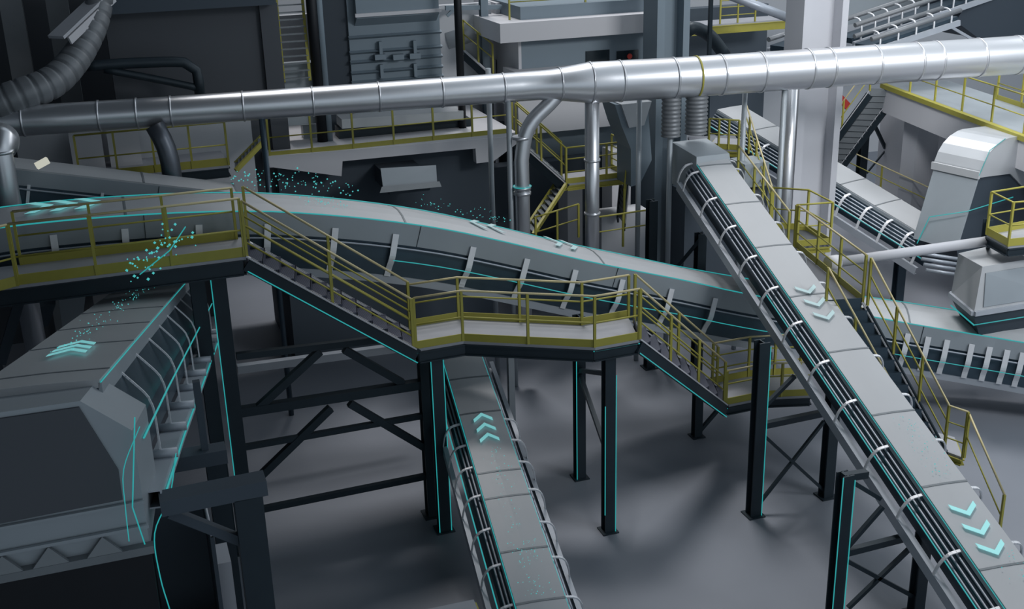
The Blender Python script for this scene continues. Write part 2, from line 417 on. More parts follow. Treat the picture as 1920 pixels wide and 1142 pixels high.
# ------------------------------------------------------------------ railings, platforms, stairs
def railing(label, base, height=1.1, posts=None, toe=True, mids=(.55,), group=None, top='cream', r=.026, toeh=.16, name='railing', step=1.3):
    base = [Vector(p) for p in base]; sl = arclen(base)
    c = sum(base, V(0, 0, 0))/len(base)
    t = thing(name, label, 'railing', (c.x, c.y, min(p.z for p in base)), group)
    up = V(0, 0, height)
    if posts is None:
        posts = []
        for i in range(len(base)-1):
            n = max(1, round((base[i+1]-base[i]).length/step))
            posts += [sl[i]+(sl[i+1]-sl[i])*k/n for k in range(n)]
        posts.append(sl[-1])
    for s in posts:
        i = 0
        while i < len(sl)-2 and sl[i+1] < s: i += 1
        p = base[i].lerp(base[i+1], (s-sl[i])/(sl[i+1]-sl[i]))
        MB().bar(p, p+up, .055, .055).build('post', M['yellow'], t)
    MB().tube([p+up for p in base], r, 8).build('handrail', M[top], t)
    for h in mids: MB().tube([p+V(0, 0, h) for p in base], r*.75, 6).build('mid_rail', M['yellow'], t)
    if toe:
        b = MB()
        for a, c in zip(base, base[1:]): b.bar(a+V(0, 0, toeh/2), c+V(0, 0, toeh/2), .02, toeh)
        b.build('toe_board', M['yellow'], t)
    return t
def platform(label, poly, z, th=.06, beam=.28, deckm='deck', name='platform', under='dark', glow=False):
    poly = [V(p[0], p[1], z) for p in poly]; c = sum(poly, V(0, 0, 0))/len(poly)
    t = thing(name, label, 'platform', (c.x, c.y, z-th-beam))
    MB().prism([p-V(0, 0, th) for p in poly], (0, 0, th)).build('deck', M[deckm], t)
    n = len(poly)
    for i in range(n):
        a, b = poly[i], poly[(i+1) % n]; a2 = a.lerp(c, .02); b2 = b.lerp(c, .02)
        MB().ibeam(a2-V(0, 0, th+beam/2), b2-V(0, 0, th+beam/2), .12, beam).build('edge_beam', M[under], t)
    if glow:
        for a, b in glow: MB().tube([poly[a]-V(0, .02, th+.02), poly[b]-V(0, .02, th+.02)], .012, 5).build('overlay_edge', M['teal'], t)
    return t
def stairs(label, top, bot, wv, n, name='stairs', tr='tread', st='dark', glow=True, th=.3):
    top = Vector(top); bot = Vector(bot); wv = Vector(wv)
    t = thing(name, label, 'stairs', bot)
    for k in (0, 1):
        MB().bar(top+wv*k-V(0, 0, th/2), bot+wv*k-V(0, 0, th/2), .06, th).build('stringer', M[st], t)
        MB().bar(top+wv*k+V(0, 0, .015), bot+wv*k+V(0, 0, .015), .1, .03).build('stringer_cap', M['white'], t)
    run = V(bot.x-top.x, bot.y-top.y, 0).normalized()
    d = (V(bot.x, bot.y, 0)-V(top.x, top.y, 0)).length/n; w = wv.length; wn = wv.normalized()
    for i in range(n):
        p = top.lerp(bot, (i+.5)/n)-V(0, 0, .02)
        b = MB(); a = p+wn*.04; c = p+wn*(w-.04)
        b.hexa([a-run*d*.55-V(0, 0, .04), a+run*d*.55-V(0, 0, .04), c+run*d*.55-V(0, 0, .04), c-run*d*.55-V(0, 0, .04),
                a-run*d*.55, a+run*d*.55, c+run*d*.55, c-run*d*.55])
        rz = (top.z-bot.z)/n
        q = run*d*.5
        b.hexa([a-q-V(0, 0, .04), a-q+V(0, 0, 0)+run*.02-V(0, 0, .04), c-q+run*.02-V(0, 0, .04), c-q-V(0, 0, .04), a-q+V(0, 0, rz), a-q+run*.02+V(0, 0, rz), c-q+run*.02+V(0, 0, rz), c-q+V(0, 0, rz)])
        b.build('tread', M[tr], t)
    if glow: MB().tube([top-V(0, .03, th), bot-V(0, .03, th)], .013, 5).build('overlay_edge', M['teal'], t)
    return t

ZA, ZB, ZC = 7.05, 4.65, 1.8
a0 = UZ(36, 531, ZA); a1 = UZ(463, 485, ZA); a1.y = a0.y = (a0.y+a1.y)/2
WA = 1.35
platform('upper yellow-edged walkway platform beside the arching conveyor at left', [a0-V(4, 0, 0), a1, a1+V(.15, WA, 0), a0+V(-4, WA, 0)], ZA, beam=.32)
railing('near railing of the upper left platform, with sagging cream handrail', [a0+V(.0, .03, 0), a1+V(-.02, .03, 0)], 1.2, toeh=.2, posts=[0, 1.45, 3.1, (a1-a0).length-.12, (a1-a0).length-.02] if False else None, step=1.5)
railing('far railing of the upper left platform, against the conveyor side', [a0+V(.0, WA-.03, 0), a1+V(-.02, WA-.03, 0)], 1.1, toeh=.2, step=1.5, mids=(.6,))
railing('short angled railing at the far left end of the upper platform', [a0+V(-1.6, -.9, 0), a0+V(-.02, -.02, 0)], 1.2, toeh=.2, step=1.3)
b0 = UZ(781, 655, ZB); b1 = UZ(869, 640, ZB); b2 = UZ(1116, 652, ZB); b3 = UZ(1199, 637, ZB)
WB = 1.35
poB = [b0, b1, b2, b3, b3+V(.35, WB, 0), b2+V(.25, WB, 0), b1+V(.3, WB, 0), b0+V(.2, WB, 0)]
platform('middle yellow-edged platform between the two stair flights', poB, ZB, beam=.26, glow=((0, 1), (1, 2), (2, 3)))
railing('near railing of the middle platform, bending twice', [p+V(0, .03, 0) for p in poB[:4]], 1.15, toeh=.17, posts=None, step=1.15)
railing('far railing of the middle platform, in front of the conveyor side', [p-V(0, .03, 0) for p in poB[:3:-1]], 1.0, toeh=.17, step=1.2)
# stairs 1
wv1 = V(.18, .95, 0)
stairs('long dark stair flight from the upper platform down to the middle platform', a1, b0, wv1, 11)
railing('near sloping railing of the long stair flight', [a1+V(.02, .02, .0), b0+V(-.06, .02, 0)], 1.15, toe=False, mids=(.3, .65, .85), step=1.75)
railing('far sloping railing of the long stair flight', [a1+wv1+V(.0, 0, .0), b0+wv1+V(-.06, 0, 0)], 1.2, toe=False, mids=(.35, .7), step=2.4)
# stairs 2 and platform 3
g0 = UZ(1362, 760, ZC)
stairs('short dark stair flight descending from the middle platform to the low platform', b3, g0, V(.3, .95, 0), 9)
railing('near sloping railing of the short stair flight', [b3+V(.02, .02, 0), g0+V(-.06, .02, 0)], 1.15, toe=False, mids=(.4, .75), step=1.5)
railing('far sloping railing of the short stair flight', [b3+V(.32, .93, 0), g0+V(.24, .93, 0)], 1.15, toe=False, mids=(.4, .75), step=1.9)
g1 = UZ(1432, 746, ZC); g2 = UZ(1520, 742, ZC)
poC = [g0, g1, g2, g2+V(.5, 1.3, 0), g1+V(.3, 1.3, 0), g0+V(.3, 1.3, 0)]
platform('low yellow-edged platform at the foot of the short stairs', poC, ZC, beam=.2, glow=((0, 1),))
railing('near toe-boarded railing of the low platform', [p+V(0, .03, 0) for p in poC[:3]], .9, posts=[.0, 1.5], toeh=.17)
railing('far railing of the low platform', [p-V(0, .03, 0) for p in poC[:2:-1]], 1.1, toeh=.17, step=.9, mids=(.4, .75))

# walkway along conveyor 3
ZW = 4.6
k = [UZ(1446, 427, ZW), UZ(1512, 432, ZW), UZ(1556, 458, ZW), UZ(1489, 463, ZW), UZ(1617, 567, ZW), UZ(1560, 570, ZW)]
inn = [p for p in (V(15.28, 21.5, ZW), V(15.5, 23.8, ZW), V(15.75, 26.2, ZW))]
platform('grated walkway running along the right side of the steep white conveyor', [k[0], k[1], k[2], k[3], k[4], inn[0], inn[2]], ZW, deckm='grate', beam=.14, under='yellow')
railing('boxed yellow railing round the head of the grated walkway', [k[0], k[1], k[2], k[3]], 1.15, toeh=.17, step=3, top='yellow')
railing('long yellow railing on the outer side of the grated walkway', [k[3]+V(.02, -.09, 0), k[4]], 1.15, toeh=.17, step=1.35, mids=(.4, .75))
ZE = 1.35
t0 = k[4]; t1 = UZ(1770, 845, ZE)
stairs('steep stair flight beside the steep white conveyor at right', t0, t1, V(-.85, .2, 0), 12, tr='belly', glow=False)
railing('outer yellow railing of the steep right stair flight', [t0+V(.07, -.1, -.05), t1, UZ(1805, 858, ZE)], 1.15, toe=False, mids=(.35, .75), step=1.1)
railing('inner railing of the steep right stair flight, beside the conveyor', [t0+V(-.85, .2, 0), t1+V(-.85, .2, 0)], .9, toe=False, mids=(.45,), step=1.4)
e1 = UZ(1805, 858, ZE)
platform('small low landing at the foot of the steep right stairs', [t1+V(-.85, .2, 0), t1, e1, e1+V(.5, .9, 0), t1+V(.2, 1.2, 0)], ZE, beam=.15, under='yellow')
e2 = UZ(1872, 1010, .05)
railing('lowest yellow railing stepping down to the floor at right', [e1+V(.02, -.02, 0), e2], 1.1, toe=False, step=1.7, mids=(.55,))

# ------------------------------------------------------------------ supports
def frame(label, posts, beams=(), w=.28, lights=(), name='support_frame', m='dark', group=None):
    xs = [p[0] for p in posts]; ys = [p[1] for p in posts]
    t = thing(name, label, 'support frame', (sum(xs)/len(xs), sum(ys)/len(ys), 0), group)
    for (x, y, z) in posts:
        po = MB().ibeam((x, y, 0), (x, y, z), w, w, w*.12).build('post', M[m], t)
        MB().box((x, y, .015), (w*1.6, w*1.6, .03)).build('base_plate', M[m], po)
    for bm_ in beams:
        a, b = bm_[:2]; bw = bm_[2] if len(bm_) > 2 else .14
        MB().bar(a, b, bw, bw).build('brace', M[m], t)
    for l in lights: MB().tube(l, .011, 5).build('overlay_strip', M['teal'], t)  # overlaid glow lines on the posts, not fittings
    return t
YL = 23.5
xa = UY(430, 700, YL).x; xa2 = xa-.42
Ye = 22.75; Xe = UY(826, 860, Ye).x
def yb(px, py, Y=YL): return UY(px, py, Y)
xr = yb(803, 800).x
bms = [(yb(443, 668), yb(745, 632)), (yb(443, 773), yb(808, 717), .2), (yb(460, 838), yb(800, 778), .12), (yb(470, 959), yb(812, 890), .13),
       (yb(600, 658), yb(480, 768), .16), (yb(645, 655), yb(755, 718), .16), (yb(620, 765), yb(462, 918), .16), (yb(655, 756), yb(815, 850), .16)]
frame('tall dark braced frame under the upper left platform', [(xa, YL, 6.66), (xa2, YL+.1, 6.66), (xr, YL, 4.3)], bms, .3,
      [[(xa-.16, YL-.17, 0), (xa-.16, YL-.17, 6.6)]])
MB().bar(yb(445, 692, 27.4), yb(745, 652, 27.4), .2, .2).build('cross_beam', M['stringer'], None)
cb = bpy.data.objects['cross_beam']; tag(cb, 'pale horizontal beam behind the dark braced frame', 'beam')
frame('dark column standing left of the centre conveyor under the middle platform', [(Xe, Ye, 4.45)], [], .26,
      [[(Xe-.14, Ye-.14, 0), (Xe-.14, Ye-.14, 4.4)], [(Xe+.14, Ye-.14, 0), (Xe+.14, Ye-.14, 4.4)]], 'support_column')
pa = UZ(1140, 995, 0); pb = UZ(1087, 895, 0)
frame('braced pair of dark columns under the right half of the middle platform', [(pa.x, pa.y, 4.3), (pb.x, pb.y, 4.3)],
      [((pb.x, pb.y, 2.9), (pa.x, pa.y, 3.9), .1), ((pb.x, pb.y, 2.85), (pa.x, pa.y, 1.9), .1), ((pb.x+.9, pb.y, 0.1+3), (pa.x, pa.y, 2.2), .1)], .24,
      [[(pb.x-.12, pb.y-.13, 0), (pb.x-.12, pb.y-.13, 3.9)], [(pa.x+.13, pa.y-.13, 0), (pa.x+.13, pa.y-.13, 3.9)], [(pa.x-.13, pa.y-.13, .5), (pa.x-.13, pa.y-.13, 3.2)]])
pc = UZ(1412, 965, 0); pd = UZ(1548, 930, 0)
zc, zd = 4.35, 2.85
frame('tall dark trestle under the steep conveyor where it crosses the main line', [(pc.x, pc.y, zc), (pd.x, pd.y, zd)],
      [(UY(1420, 800, pc.y), UY(1540, 775, pd.y), .14), (UY(1425, 810, pc.y), (pd.x, pd.y, .1), .07), ((pc.x, pc.y, .1), UY(1545, 790, pd.y), .07),
       (UY(1425, 770, pc.y), UY(1490, 705, pd.y), .09)], .26,
      [[(pc.x+.14, pc.y-.14, 0), (pc.x+.14, pc.y-.14, zc-.1)]])
ph = UZ(1560, 1190, 0); pi_ = UZ(1716, 1150, 0)
zh, zi = ZV(ph.x, ph.y, 888), ZV(pi_.x, pi_.y, 1000)
fp = lambda x, y: UY(x, y, ph.y)
frame('near braced trestle under the lower end of the steep conveyor', [(ph.x, ph.y, zh), (pi_.x, pi_.y, max(zi, 1.0))],
      [(fp(1585, 1036), fp(1695, 1008), .13), (fp(1585, 1030), fp(1655, 950), .08), (fp(1600, 905), fp(1650, 935), .08), (fp(1585, 1050), fp(1712, 1118), .08), (fp(1590, 1140), fp(1706, 1028), .08),
       (fp(1580, 895), fp(1625, 888), .14)], .24,
      [[(ph.x+.13, ph.y-.13, 0), (ph.x+.13, ph.y-.13, zh-.1)], [(ph.x-.13, ph.y-.13, 0), (ph.x-.13, ph.y-.13, zh)]])
pp = UZ(1306, 818, 0)
frame('short dark column with a knee brace under the short stairs', [(pp.x, pp.y, 1.3)], [((pp.x+.1, pp.y, .15), (pp.x+1.1, pp.y, 1.15), .09)], .22, (), 'support_column')
pl = UZ(961, 820, 0)
frame('slim grey column behind the centre conveyor', [(pl.x, pl.y, ZV(pl.x, pl.y, 665))], [], .16, (), 'support_column', 'skirt')
for (px, py, tpy, lb) in ((1681, 570, 488, 'slim grey post under the far right conveyor'),):
    q = UZ(px, py, 0); frame(lb, [(q.x, q.y, ZV(q.x, q.y, tpy))], [], .3, (), 'support_column', 'belly')

# near left beams
def nb(px, py, Y): return UY(px, py, Y)
t = thing('support_frame', 'near grey box-section frame beside the hood at lower left', 'support frame', (nb(470, 1142, 13).x, 13, 0))
A = nb(300, 945, 13); B = nb(498, 905, 13)
MB().bar(A, B, .3, .2).build('top_beam', M['plinth'], t)
x = nb(472, 1000, 13).x
MB().box((x, 13, (B.z-.1)/2), (.34, .3, B.z-.1)).build('post', M['dark'], t)
MB().bar(nb(318, 960, 13.1), nb(475, 1022, 13.1), .12, .12).build('brace', M['plinth'], t)
t = thing('support_frame', 'second grey box-section frame just behind the near one at lower left', 'support frame', (nb(410, 900, 16).x, 16, 0))
A = nb(310, 868, 16); B = nb(424, 848, 16)
MB().bar(A, B, .3, .22).build('top_beam', M['plinth'], t)
x = nb(408, 900, 16).x
MB().box((x, 16, (B.z-.1)/2), (.28, .28, B.z-.1)).build('post', M['dark'], t)
x = nb(372, 750, 16).x
MB().bar((x, 16, B.z), (x, 16.0, B.z+1.2), .1, .1).build('upright', M['plinth'], t)

# ------------------------------------------------------------------ near left hood and bins
YH = 12.6
def hq(px, py, Y=YH): return UY(px, py, Y)
t = thing('conveyor_hood', 'large grey hood with slanted corners and a dark front panel, lower left corner', 'conveyor hood', hq(100, 1050))
rt_, rb = hq(185, 712, 13.6), hq(262, 1010, YH)
def ZO(p, z): return V(p[0], p[1], z)
xL = -4.0
zb = hq(265, 1028).z; xR = hq(262, 900).x
zsh = hq(262, 805).z; zt = hq(190, 715, 13.4).z
# octagonal hood: front face, bevelled shoulder, top
prof = [(xL, zb), (xR, zb), (xR, zsh), (hq(150, 752, YH).x, hq(150, 752, YH).z), (xL, hq(150, 752, YH).z+.05)]
yB = 14.0
xbt, zbt = hq(186, 708, yB).x, hq(186, 708, yB).z
xbs, zbs = xbt+(prof[2][0]-prof[3][0]), zbt+(prof[2][1]-prof[3][1])
prb = [(xL, zb), (xbs, zb), (xbs, zbs), (xbt, zbt), (xL, zbt+.05)]
b = MB(); n = 5
b.v += [V(a, YH, z) for a, z in prof]+[V(a, yB, z) for a, z in prb]
b.face([0, 1, 2, 3, 4]); b.face([9, 8, 7, 6, 5])
for i in range(5): j = (i+1) % 5; b.face([i, j, 5+j, 5+i])
b.build('shell', M['skirt'], t)
# recessed front door panel outline
fp_ = [(xL, hq(0, 985).z-.0), (hq(230, 935).x, hq(230, 935).z), (hq(222, 880).x, hq(222, 880).z), (hq(148, 762).x, hq(148, 762).z), (xL, hq(0, 778).z)]
b = MB(); b.prism([V(a, YH-.03, z) for a, z in fp_], (0, .04, 0)); b.build('front_panel', M['brown'], t)
MB().bar((xL, YH-.06, zb+.02), (xR+.04, YH-.06, zb+.02), .12, .1).build('bottom_flange', M['seam'], t)
MB().bar((xL, YH-.04, zb+.3), (xR+.02, YH-.04, zb+.3), .05, .04).build('rib', M['skirt'], t)
MB().bar((xL, YH-.04, zb+.62), (xR+.02, YH-.04, zb+.62), .04, .03).build('rib', M['skirt'], t)
for px in (95, 195, 5):
    q = hq(px, 1045 if px < 150 else 1025)
    MB().prism([V(q.x-.22, YH-.12, zb+.04), V(q.x+.22, YH-.12, zb+.04), V(q.x, YH-.07, zb+.28)], (0, .05, 0)).build('gusset', M['seam'], t)
MB().tube([(xR+.05, YH-.1, zsh+.2), (xR-.12, YH-.1, zsh-.9), (xR-.05, YH-.1, zb+.1)], .008, 5).build('overlay_strip', M['teal'], t)
t = thing('bin', 'dark open container below the near left hood', 'container', hq(100, 1142, 12.9)-V(0, 0, 3))
z1 = zb-.06
MB().box(((xL+xR)/2, 13.6, z1/2), (xR-xL, 1.7, z1)).build('body', M['darker'], t)
t = thing('bin', 'dark sheet bin with a thin pale rim at the bottom left', 'container', hq(350, 1142, 13.6)-V(0, 0, 2))
z2 = hq(400, 1005, 13.4).z; xq0, xq1 = hq(268, 1040, 13.4).x, hq(402, 1040, 13.4).x
b = MB()
for (cx, cy, dx, dy) in (((xq0+xq1)/2, 14.6, xq1-xq0, .05), (xq1, 14.0, .05, 1.2), (xq0, 14.0, .05, 1.2), ((xq0+xq1)/2, 13.4, xq1-xq0, .05)):
    zz = z2 if cy > 13.5 else z2-1.6
    b.box((cx, cy, zz/2), (dx, dy, zz))
b.build('body', M['plinth'], t)
MB().tube([(xq0, 14.6, z2), (xq1, 14.6, z2), (xq1, 13.4, z2)], .02, 6).build('rim', M['column'], t)
q = hq(418, 1060, 13.6)
tag(MB().box((q.x, 13.9, q.z/2), (.22, .5, q.z)).build('steel_post', M['column']), 'short pale grey post right of the sheet bin at bottom left', 'post')
# small yellow platform at bottom edge
q = UZ(888, 1124, 2.1); qa = UZ(800, 1142, 2.1)
t = platform('small yellow-edged platform corner at the bottom edge', [q, q+V(-.1, -1.3, 0), q+V(-1.8, -1.3, 0), q+V(-1.5, .05, 0)], 2.1, beam=.2, under='yellow')
frame('short column holding the small yellow-edged platform', [(q.x-.6, q.y-.5, 1.85)], [], .2, (), 'support_column')

# left end under platform 1
t = frame('leaning yellow and grey leg frame at the left end of the upper platform', [(yb(20, 700, 24.6).x-.3, 24.9, 6.15)], [(yb(42, 545, 24.7), yb(2, 680, 24.7), .2)], .26, (), 'support_frame', 'plinth')
for i, (pts, lb) in enumerate(((((62, 577), (104, 572), (90, 612), (50, 616)), 'small tilted grey feed chute in the dark below the upper platform'),
                               (((108, 545), (162, 540), (155, 600), (120, 640)), 'tapering pale chute behind the wide left conveyor'))):
    P_ = [UY(*p, 29) for p in pts]
    tag(MB().prism(P_, (0, .9, 0)).build('chute', M['plinth'] if i == 0 else M['skirt']), lb, 'chute')

# ------------------------------------------------------------------ big duct
def dz(px, py): return UZ(px, py, 8.7)
axis = [dz(-60, 233), dz(300, 210), dz(600, 189), dz(900, 168), dz(1010, 160), dz(1035, 159), dz(1105, 155), dz(1300, 144), dz(1500, 130), dz(1700, 117), dz(2000, 97)]
rad = [.37, .37, .37, .385, .39, .41, .55, .55, .55, .55, .55]
t = thing('ventilation_duct', 'thick galvanised ventilation duct crossing the whole hall above the conveyors', 'duct', axis[5]-V(0, 0, .5))
# densify
ax = []; rr = []
for i in range(len(axis)-1):
    n = max(1, int((axis[i+1]-axis[i]).length/.5))
    for k_ in range(n):
        ax.append(axis[i].lerp(axis[i+1], k_/n)); rr.append(rad[i]+(rad[i+1]-rad[i])*k_/n)
ax.append(axis[-1]); rr.append(rad[-1])
MB().tube(ax, rr, 40).build('duct_body', M['duct'], t)
def axp(px):
    best = min(range(len(ax)), key=lambda i: abs(PX(ax[i])[0]-px)); j = min(best+1, len(ax)-2) if PX(ax[best])[0] < px else max(best-1, 0)
    a, b = PX(ax[best])[0], PX(ax[j])[0]; kk = 0 if a == b else (px-a)/(b-a)
    return ax[best].lerp(ax[j], kk), rr[best]+(rr[j]-rr[best])*kk
dirx = (axis[-1]-axis[0]).normalized()
for px in (44, 186, 257, 321, 456, 586, 710, 828, 943, 1049, 1106, 1162, 1262, 1305, 1350, 1424, 1513, 1552, 1637, 1715, 1753, 1832, 1905):
    q, r_ = axp(px)
    MB().tube([q-dirx*.025, q+dirx*.025], r_+.022, 32).build('flange_ring', M['yellow'] if px == 1305 else M['duct'], t)
# drops
def pipe_drop(px_top, px_bot, py_bot, r, label, bend=None, name='duct_drop', y=None, mm='duct', rings=()):
    q, r_ = axp(px_top)
    t = thing(name, label, 'duct', (q.x, q.y, 0))
    zb_ = ZV(q.x, q.y, py_bot)
    pts = [q-V(0, 0, r_*.6), V(q.x, q.y, zb_)]
    MB().tube(pts, r, 24).build('pipe', M[mm], t)
    for py in rings:
        z = ZV(q.x, q.y, py); MB().tube([(q.x, q.y, z-.03), (q.x, q.y, z+.03)], r+.03, 24).build('flange_ring', M['duct'], t)
    return t
pipe_drop(1110, 1108, 560, .2, 'thick vertical galvanised pipe dropping from the duct to behind the main conveyor', rings=(400, 300))
q, r_ = axp(1050)
c_ = [q+V(0, 0, -.2), UY(1030, 195, q.y), UY(1000, 225, q.y), UY(985, 255, q.y), V(UY(978, 300, q.y).x, q.y, UY(978, 300, q.y).z)]
c_ = smooth_path(c_, .2); end = c_[-1]; c_.append(V(end.x, q.y, ZV(end.x, q.y, 350))); c_.append(V(end.x, q.y, 1.0))
t = thing('duct_drop', 'curved galvanised branch pipe swooping left then down from the duct', 'duct', (end.x, q.y, 1.0))
MB().tube(c_, [.2]*(len(c_)-1)+[.2], 20).build('pipe', M['duct'], t)
for py in (258, 352, 362):
    z = ZV(end.x, q.y, py); MB().tube([(end.x, q.y, z-.04), (end.x, q.y, z+.04)], .24, 20).build('collar', M['duct'], t)
MB().tube([(end.x+.25*cos(a), q.y+.25*sin(a), ZV(end.x, q.y, 349)) for a in [i*pi/8 for i in range(16)]], .012, 5, closed=True).build('overlay_ring', M['teal'], t)
# flexible hoses to conveyor 3
def hose(px, py0, py1, r, label, toq=None):
    q, r_ = axp(px); n = 40; z0 = q.z-r_*.8; z1 = ZV(q.x, q.y, py1)
    if toq is None: toq = V(q.x, q.y, z1)
    pts = []; rad_ = []
    for i in range(n+1):
        k_ = i/n; p = V(q.x, q.y, z0).lerp(toq, k_); pts.append(p); rad_.append(r*(1+.07*sin(i*1.6)))
    return tag(MB().tube(pts, rad_, 20).build('flexible_hose', M['flex']), label, 'hose')
pf = p3[0]
hose(1260, 190, 255, .26, 'left ribbed hose joining the duct to the head of the steep conveyor', None)
hose(1308, 185, 250, .3, 'right ribbed hose joining the duct to the head of the steep conveyor', None)
# thin supports of the duct
for px, lb in ((487, 'thin dark post carrying the duct at left, above the arching conveyor'), (950, 'thin grey post carrying the duct, right of the slab platform'),
               (1256, 'thin grey post carrying the duct, left of the ribbed hoses'), (1470, 'thin grey post carrying the duct, just left of the tall column')):
    q, r_ = axp(px); b = MB(); b.tube([(q.x, q.y-.1, 0), (q.x, q.y-.1, q.z-r_*.5)], .075, 12)
    tag(b.build('duct_post', M['belly'] if px == 487 else M['skirt']), lb, 'post')
for px, lb in ((936, 'second thin post beside the one right of the slab platform'), (1226, 'slim rear post left of the ribbed hoses'), (1430, 'slim rear post further left of the tall column')):
    q, r_ = axp(px); q = q+V(0, .9, 0)
    tag(MB().tube([(q.x, q.y, 0), (q.x, q.y, q.z+.4)], .075, 12).build('duct_post', M['skirt']), lb, 'post')
# vertical end duct at far left and dark drop
q, r_ = axp(8)
vd = UY(4, 300, 27.4)
t = thing('duct_drop', 'vertical grey duct at the left edge below the main duct', 'duct', (vd.x, vd.y, 0))
zt_ = ZV(vd.x, vd.y, 262); z2_ = ZV(vd.x, vd.y, 284)
MB().tube([(vd.x, vd.y+.5, zt_-.12), (vd.x, vd.y, zt_-.12), (vd.x, vd.y, z2_), (vd.x, vd.y, 0)], [.4, .38, .24, .24], 24).build('pipe', M['duct'], t)
MB().tube([(vd.x, vd.y, z2_-.04), (vd.x, vd.y, z2_+.03)], .28, 24).build('collar', M['duct'], t)
b_ = [UY(290, 235, 30.2), UY(305, 262, 30.1), UY(318, 300, 30), UY(328, 370, 30)]
tag(MB().tube(smooth_path(b_, .2), .24, 20).build('duct_drop', M['ductdark']), 'dark bent pipe dropping below the duct behind the upper left platform', 'duct')

# ------------------------------------------------------------------ columns
def hcol(label, xl, xr_, Y, z0, z1, m='column'):
    w_ = xr_-xl; t = thing('building_column', label, 'column', ((xl+xr_)/2, Y, z0))
    MB().box((xl+.13, Y, (z0+z1)/2), (.26, 1.0, z1-z0)).build('left_flange', M[m], t)
    MB().box((xr_-.11, Y, (z0+z1)/2), (.22, 1.0, z1-z0)).build('right_flange', M[m], t)
    MB().box(((xl+xr_)/2, Y+.1, (z0+z1)/2), (w_-.3, .3, z1-z0)).build('web', M[m], t)
YC = 31.5
hcol('tall pale H-section column rising behind the duct right of centre', UY(1483, 60, YC).x+.1, UY(1573, 60, YC).x-.05, YC, 0, 16)
hcol('slate grey building column behind the duct beside the control room', UY(1219, 60, 34).x, UY(1279, 60, 34).x, 34, 0, 15, 'blue')
tag(MB().tube([(UY(1478, 300, 30.6).x, 30.6, 0), (UY(1478, 300, 30.6).x, 30.6, 8.2)], .17, 16).build('downpipe', M['duct']), 'galvanised downpipe clamped in front of the tall pale column', 'pipe')

# ------------------------------------------------------------------ slab platform behind (centre left)
YP = 33.0
def yp(px, py, Y=YP): return UY(px, py, Y)
sz = yp(735, 272).z
xl, xr_ = yp(500, 292).x, yp(970, 252).x
t = thing('mezzanine', 'white concrete mezzanine slab carrying the long yellow railing behind the duct', 'mezzanine', ((xl+xr_)/2, YP+2.5, sz-.3))
MB().box(((xl+xr_)/2, YP+2.6, sz-.15), (xr_-xl, 5.2, .3)).build('slab', M['white'], t)
fz = lambda px, py: yp(px, py)
fas = [fz(500, 293), fz(970, 255), fz(970, 268), fz(925, 302), fz(893, 306), fz(891, 278), fz(642, 302), fz(640, 330), fz(500, 312)]
MB().prism([p-V(0, .03, 0) for p in fas], (0, .3, 0)).build('fascia', M['white'], t)
railing('long yellow railing along the white mezzanine edge behind the duct', [V(xl+.1, YP+.05, sz), V(xr_-.2, YP+.05, sz)], 1.15, toeh=.14, step=1.27, top='yellow')
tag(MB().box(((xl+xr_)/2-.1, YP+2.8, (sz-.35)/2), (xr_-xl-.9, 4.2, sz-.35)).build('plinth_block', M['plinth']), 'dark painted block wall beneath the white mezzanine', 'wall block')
q = yp(765, 330, 31.4)
t = thing('machine', 'dark pale-lipped hopper mouth below the mezzanine', 'hopper', q-V(0, 0, 1))
MB().hexa([yp(718, 350, 31.5), yp(820, 348, 31.5), yp(815, 320, 32.2), yp(722, 322, 32.2), yp(714, 322, 31.6)+V(0, 0, .1), yp(818, 316, 31.6)+V(0, 0, .1), yp(812, 312, 32.3), yp(722, 316, 32.3)]).build('chute_top', M['skirt'], t)
MB().hexa([yp(712, 362, 31.2), yp(828, 350, 31.2), yp(828, 350, 32.2), yp(712, 362, 32.2), yp(716, 350, 31.3), yp(824, 340, 31.3), yp(820, 344, 32.2), yp(716, 352, 32.2)]).build('lip', M['seam'], t)
MB().bar(yp(768, 345, 31.9), yp(768, 345, 31.9)+V(0, 2.2, 0), 1.2, .5).build('throat', M['plinth'], t)
# beige wall block above
t = thing('filter_tray', 'long pale trough on the mezzanine under the louvred filter', 'trough', yp(760, 230, 35))
MB().bar(yp(636, 228, 34.6), yp(862, 212, 34.6), .8, .28).build('trough', M['hood'], t)
MB().bar(yp(632, 252, 34.8), yp(880, 235, 34.8), .6, .5).build('base', M['dark'], t)
tag(MB().box(((xl+xr_)/2, 38.3, 6), (xr_-xl+2, .3, 8)).build('partition', M['wall']), 'pale partition wall behind the mezzanine', 'partition')
tag(MB().box((yp(590, 240, 35).x, 35.2, sz+.2), (.7, .4, .4)).build('junction_box', M['skirt']), 'small grey junction box on the mezzanine floor', 'box')

# ------------------------------------------------------------------ louvred filter
YF = 35.6
def yf(px, py, Y=YF): return UY(px, py, Y)
t = thing('dust_filter', 'slate blue ribbed dust filter housing above the mezzanine', 'filter housing', (yf(745, 100).x, YF+1, sz))
x0, x1 = yf(657, 90).x, yf(828, 90).x
zt_ = 13.5
MB().box(((x0+x1)/2, YF+1.1, (sz+zt_)/2), (x1-x0, 2.0, zt_-sz)).build('housing', M['blue'], t)
for py in (62, 90, 108, 128, 146):
    a, b = yf(658, py+3), yf(830, py-3)
    z = (a.z+b.z)/2; MB().prism([V(x0-.03, YF+.1, z), V(x0-.03, YF-.05, z-.05), V(x0-.03, YF+.1, z-.12)], (x1-x0+.06, 0, 0)).build('rib', M['blue'], t)
for px, py in ((711, 106), (745, 106), (776, 104)):
    q = yf(px, py); MB().box((q.x, YF-.08, q.z), (.34, .2, .16)).build('hinge_plate', M['blue'], t)
